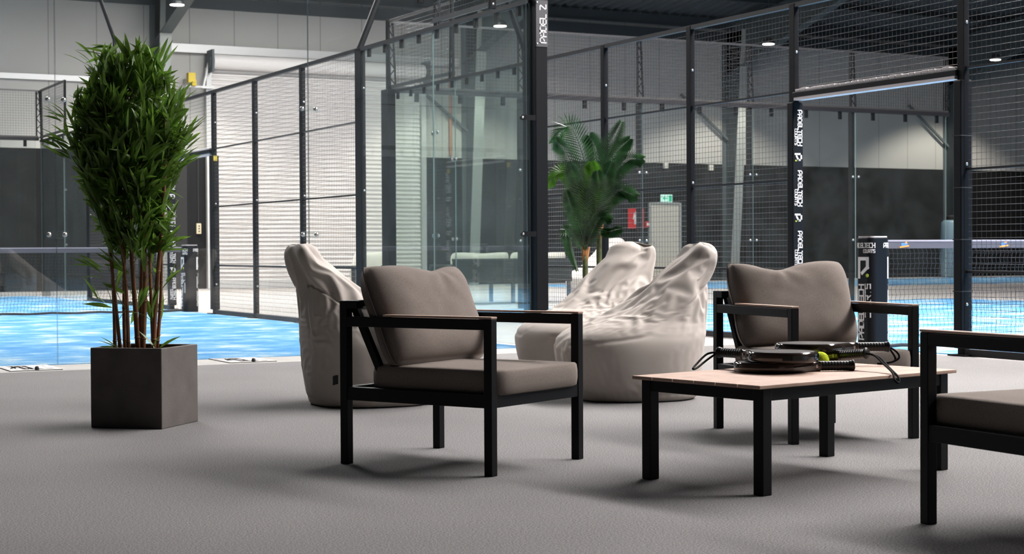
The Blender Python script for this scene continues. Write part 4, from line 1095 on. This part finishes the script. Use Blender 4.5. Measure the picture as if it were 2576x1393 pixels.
# wild sprays sticking out at the sides and a tuft on top
for (x0, z0, dx, dz, cnt) in ((-.30, 1.44, -.9, .6, 7), (-.29, 1.33, -.9, .45, 7), (-.27, 1.25, -.9, .65, 6), (.20, 1.33, .8, .8, 8), (.19, 1.22, .8, .5, 6), (.19, 1.50, .5, 1, 6), (-.20, 1.72, -.5, .8, 5), (.02, 1.74, .1, 1, 9), (.10, 1.70, .35, 1, 7), (-.15, .72, -.8, .5, 7), (-.14, .58, -.7, .5, 5), (.13, .85, .8, .35, 7), (-.10, 1.80, -.95, .12, 6), (.12, .65, .5, .5, 4)):
    for m_ in range(cnt):
        f = rb.random(); p = ir*(x0-.035+dx*.06*f+rb.uniform(-.02, .02))+idp*rb.uniform(-.09, .05)+Vector((0, 0, z0+dz*.08*f+rb.uniform(-.03, .03)))
        d_ = ir*(dx+rb.uniform(-.35, .35))+idp*rb.uniform(-.4, .4)+Vector((0, 0, dz+rb.uniform(-.3, .35)))
        L = rb.uniform(.10, .16)
        if p.z+d_.normalized().z*L < 1.90: leaf(fol, p, d_, L, rb.uniform(.014, .022), rb.uniform(0, .25), rb.uniform(-1, 1))
for (x0, y0, dx, dz) in ((.06, -.10, .5, .9), (.07, -.10, -.4, .5), (.09, -.09, .9, .6), (-.12, -.05, -.8, .4), (-.12, -.05, -.9, .7), (-.13, -.05, -.7, .1)):
    leaf(fol, ir*x0+idp*y0+Vector((0, 0, .375)), ir*dx+Vector((0, 0, dz)), rb.uniform(.09, .13), .026, .1, rb.uniform(-.5, .5))
fol.build('foliage', M_LEAF, PB)

# palms
PP = thing('potted_palm', 'palm with two trunks in a dark planter behind the beanbags', 'plant', (.72, .30, 0), math.radians(-30))
planter(PP, .34, .345)
Ri = Matrix.Rotation(-PP.rotation_euler.z, 3, 'Z'); ir = Ri @ Vector((.885, -.466, 0)); idp = Ri @ Vector((.466, .885, 0))
def frond(mb, ctrl, wl, face, wid=.0125, nseg=52):
    """ctrl: (lateral, height, depth) points of the midrib; face: how far the blade turns to the front"""
    c = [ir*a+idp*d_+Vector((0, 0, h)) for a, h, d_ in ctrl]; c = [c[0]*2-c[1]]+c+[c[-1]*2-c[-2]]
    pts = []; m = len(c)-3
    for i in range(nseg+1):
        f = i/nseg*m; k = min(int(f), m-1); t = f-k; p0, p1, p2, p3 = c[k:k+4]
        pts.append(.5*((2*p1)+(p2-p0)*t+(2*p0-5*p1+4*p2-p3)*t*t+(3*p1-p0-3*p2+p3)*t**3))
    mb.tube(pts, [.0065*(1-.8*i/nseg) for i in range(nseg+1)], 5)
    nrm = (-idp*face+Vector((0, 0, 1-face))).normalized()
    for i in range(6, nseg+1):
        f = i/nseg; t = (pts[i]-pts[i-1]).normalized(); s = t.cross(nrm)
        if s.length < .05: s = ir.copy()
        s.normalize(); n_ = s.cross(t)
        ll = wl*(math.sin(PI*min(1, .10+.86*f))**.6)
        for sg in (-1, 1):
            dd = s*sg*.85+t*(.62+.5*f)+n_*.18+Vector((0, 0, -.12)); leaf(mb, pts[i], dd, ll, wid, .16, sg*.35, n_)
trunks = [(-.03, -.03, .78, .024), (.10, .07, 1.00, .024)]
for k, (x, y, h, r) in enumerate(trunks):
    b = ir*x+idp*y; mb = MB(); mb.tube([b+Vector((0, 0, .30+(h-.30)*i/10)) for i in range(11)], [r*(1.05 if i % 2 else 1) for i in range(11)], 12); mb.build('trunk', M_TRUNK, PP, smooth=True)
    mb = MB()
    for q, (ax, hh) in enumerate(((-.5, .22), (.6, .15), (.1, .26))):
        a0 = b+Vector((0, 0, h-.06)); dirx = ir*ax*.12
        mb.tube([a0, a0+dirx*.25+Vector((0, 0, hh*.5)), a0+dirx*.6+Vector((0, 0, hh))], [r*1.05, r*.75, .004], 8)
    mb.build('leaf_sheath', M_SHEATH, PP, smooth=True)
A_, B_ = (-.03, .80, -.03), (.10, 1.02, .07)
FR = [([A_, (.02, 1.25, -.05), (-.05, 1.68, -.08), (-.17, 1.93, -.10), (-.30, 1.80, -.12)], .185, .75, 0), ([A_, (-.06, 1.3, -.15), (-.18, 1.66, -.2), (-.29, 1.80, -.25)], .15, .8, 0),
      ([B_, (.13, 1.40, .05), (.19, 1.72, .05), (.30, 1.97, .02)], .15, .75, 0), ([B_, (.18, 1.42, .0), (.33, 1.62, -.05), (.48, 1.64, -.1)], .14, .55, 0),
      ([B_, (.16, 1.25, .0), (.27, 1.36, -.08), (.42, 1.31, -.12)], .14, .7, 0), ([A_, (-.10, 1.32, -.05), (-.22, 1.53, -.05), (-.37, 1.42, -.05)], .12, .75, 1),
      ([A_, (-.03, 1.15, -.12), (.03, 1.46, -.2), (.02, 1.60, -.26)], .14, .9, 1), ([(-.03, .76, -.03), (-.12, .95, -.08), (-.21, 1.02, -.12), (-.18, .86, -.14), (-.11, .66, -.14)], .07, .7, 0),
      ([B_, (.09, 1.50, .12), (.07, 1.74, .12), (.02, 1.86, .12)], .15, .7, 0), ([B_, (.18, 1.0, 0), (.29, 1.02, -.05)], .08, .6, 0),
      ([A_, (-.06, 1.10, -.1), (-.10, 1.4, -.18), (-.17, 1.58, -.25)], .15, .85, 0), ([B_, (.16, 1.45, .1), (.25, 1.70, .12), (.38, 1.83, .12)], .14, .6, 0),
      ([A_, (-.02, 1.05, .05), (-.07, 1.35, .1), (-.15, 1.55, .1)], .15, .8, 0), ([A_, (.04, 1.1, -.12), (.08, 1.38, -.2), (.07, 1.52, -.28)], .14, .85, 0),
      ([B_, (.10, 1.2, -.05), (.14, 1.45, -.1), (.20, 1.60, -.15)], .14, .8, 0), ([A_, (.02, .98, -.1), (.10, 1.12, -.15), (.19, 1.10, -.2)], .10, .7, 0), ([A_, (-.07, 1.0, -.1), (-.15, 1.2, -.15), (-.20, 1.35, -.2)], .12, .8, 0)]
for ctrl, wl, fc, br in FR:
    mb = MB(); frond(mb, ctrl, wl*1.08, .5*fc+.47); mb.build('frond', M_PALMY if br else M_PALM, PP)

# ------------------------------------------------------------------ light, view
FILL_E = 52.
MATS['roof_fill_glow'].node_tree.nodes['Emission'].inputs[1].default_value = FILL_E
w = bpy.data.worlds.new('world'); sc.world = w; w.use_nodes = True; w.node_tree.nodes['Background'].inputs[0].default_value = (.8, .9, 1, 1); w.node_tree.nodes['Background'].inputs[1].default_value = .15
sc.view_settings.view_transform = 'Standard'; sc.view_settings.look = 'None'; sc.view_settings.gamma = 1; sc.view_settings.use_curve_mapping = False
for m in bpy.data.materials:            # all paints and cloths a little deeper, so less light bounces about
    for n in m.node_tree.nodes:
        if n.type == 'VALTORGB':
            for e in n.color_ramp.elements: e.color = (*[c*.78 for c in e.color[:3]], 1)
        elif n.type == 'BSDF_PRINCIPLED' and n.inputs['Metallic'].default_value < .3:
            c = n.inputs['Base Color'].default_value; n.inputs['Base Color'].default_value = (c[0]*.78, c[1]*.78, c[2]*.78, 1)
sc.view_settings.exposure = .10
cy_ = sc.cycles
cy_.max_bounces = 8; cy_.diffuse_bounces = 3; cy_.glossy_bounces = 3; cy_.transmission_bounces = 2; cy_.transparent_max_bounces = 40
cy_.caustics_reflective = False; cy_.caustics_refractive = False; cy_.sample_clamp_indirect = 6
cy_.use_denoising = True
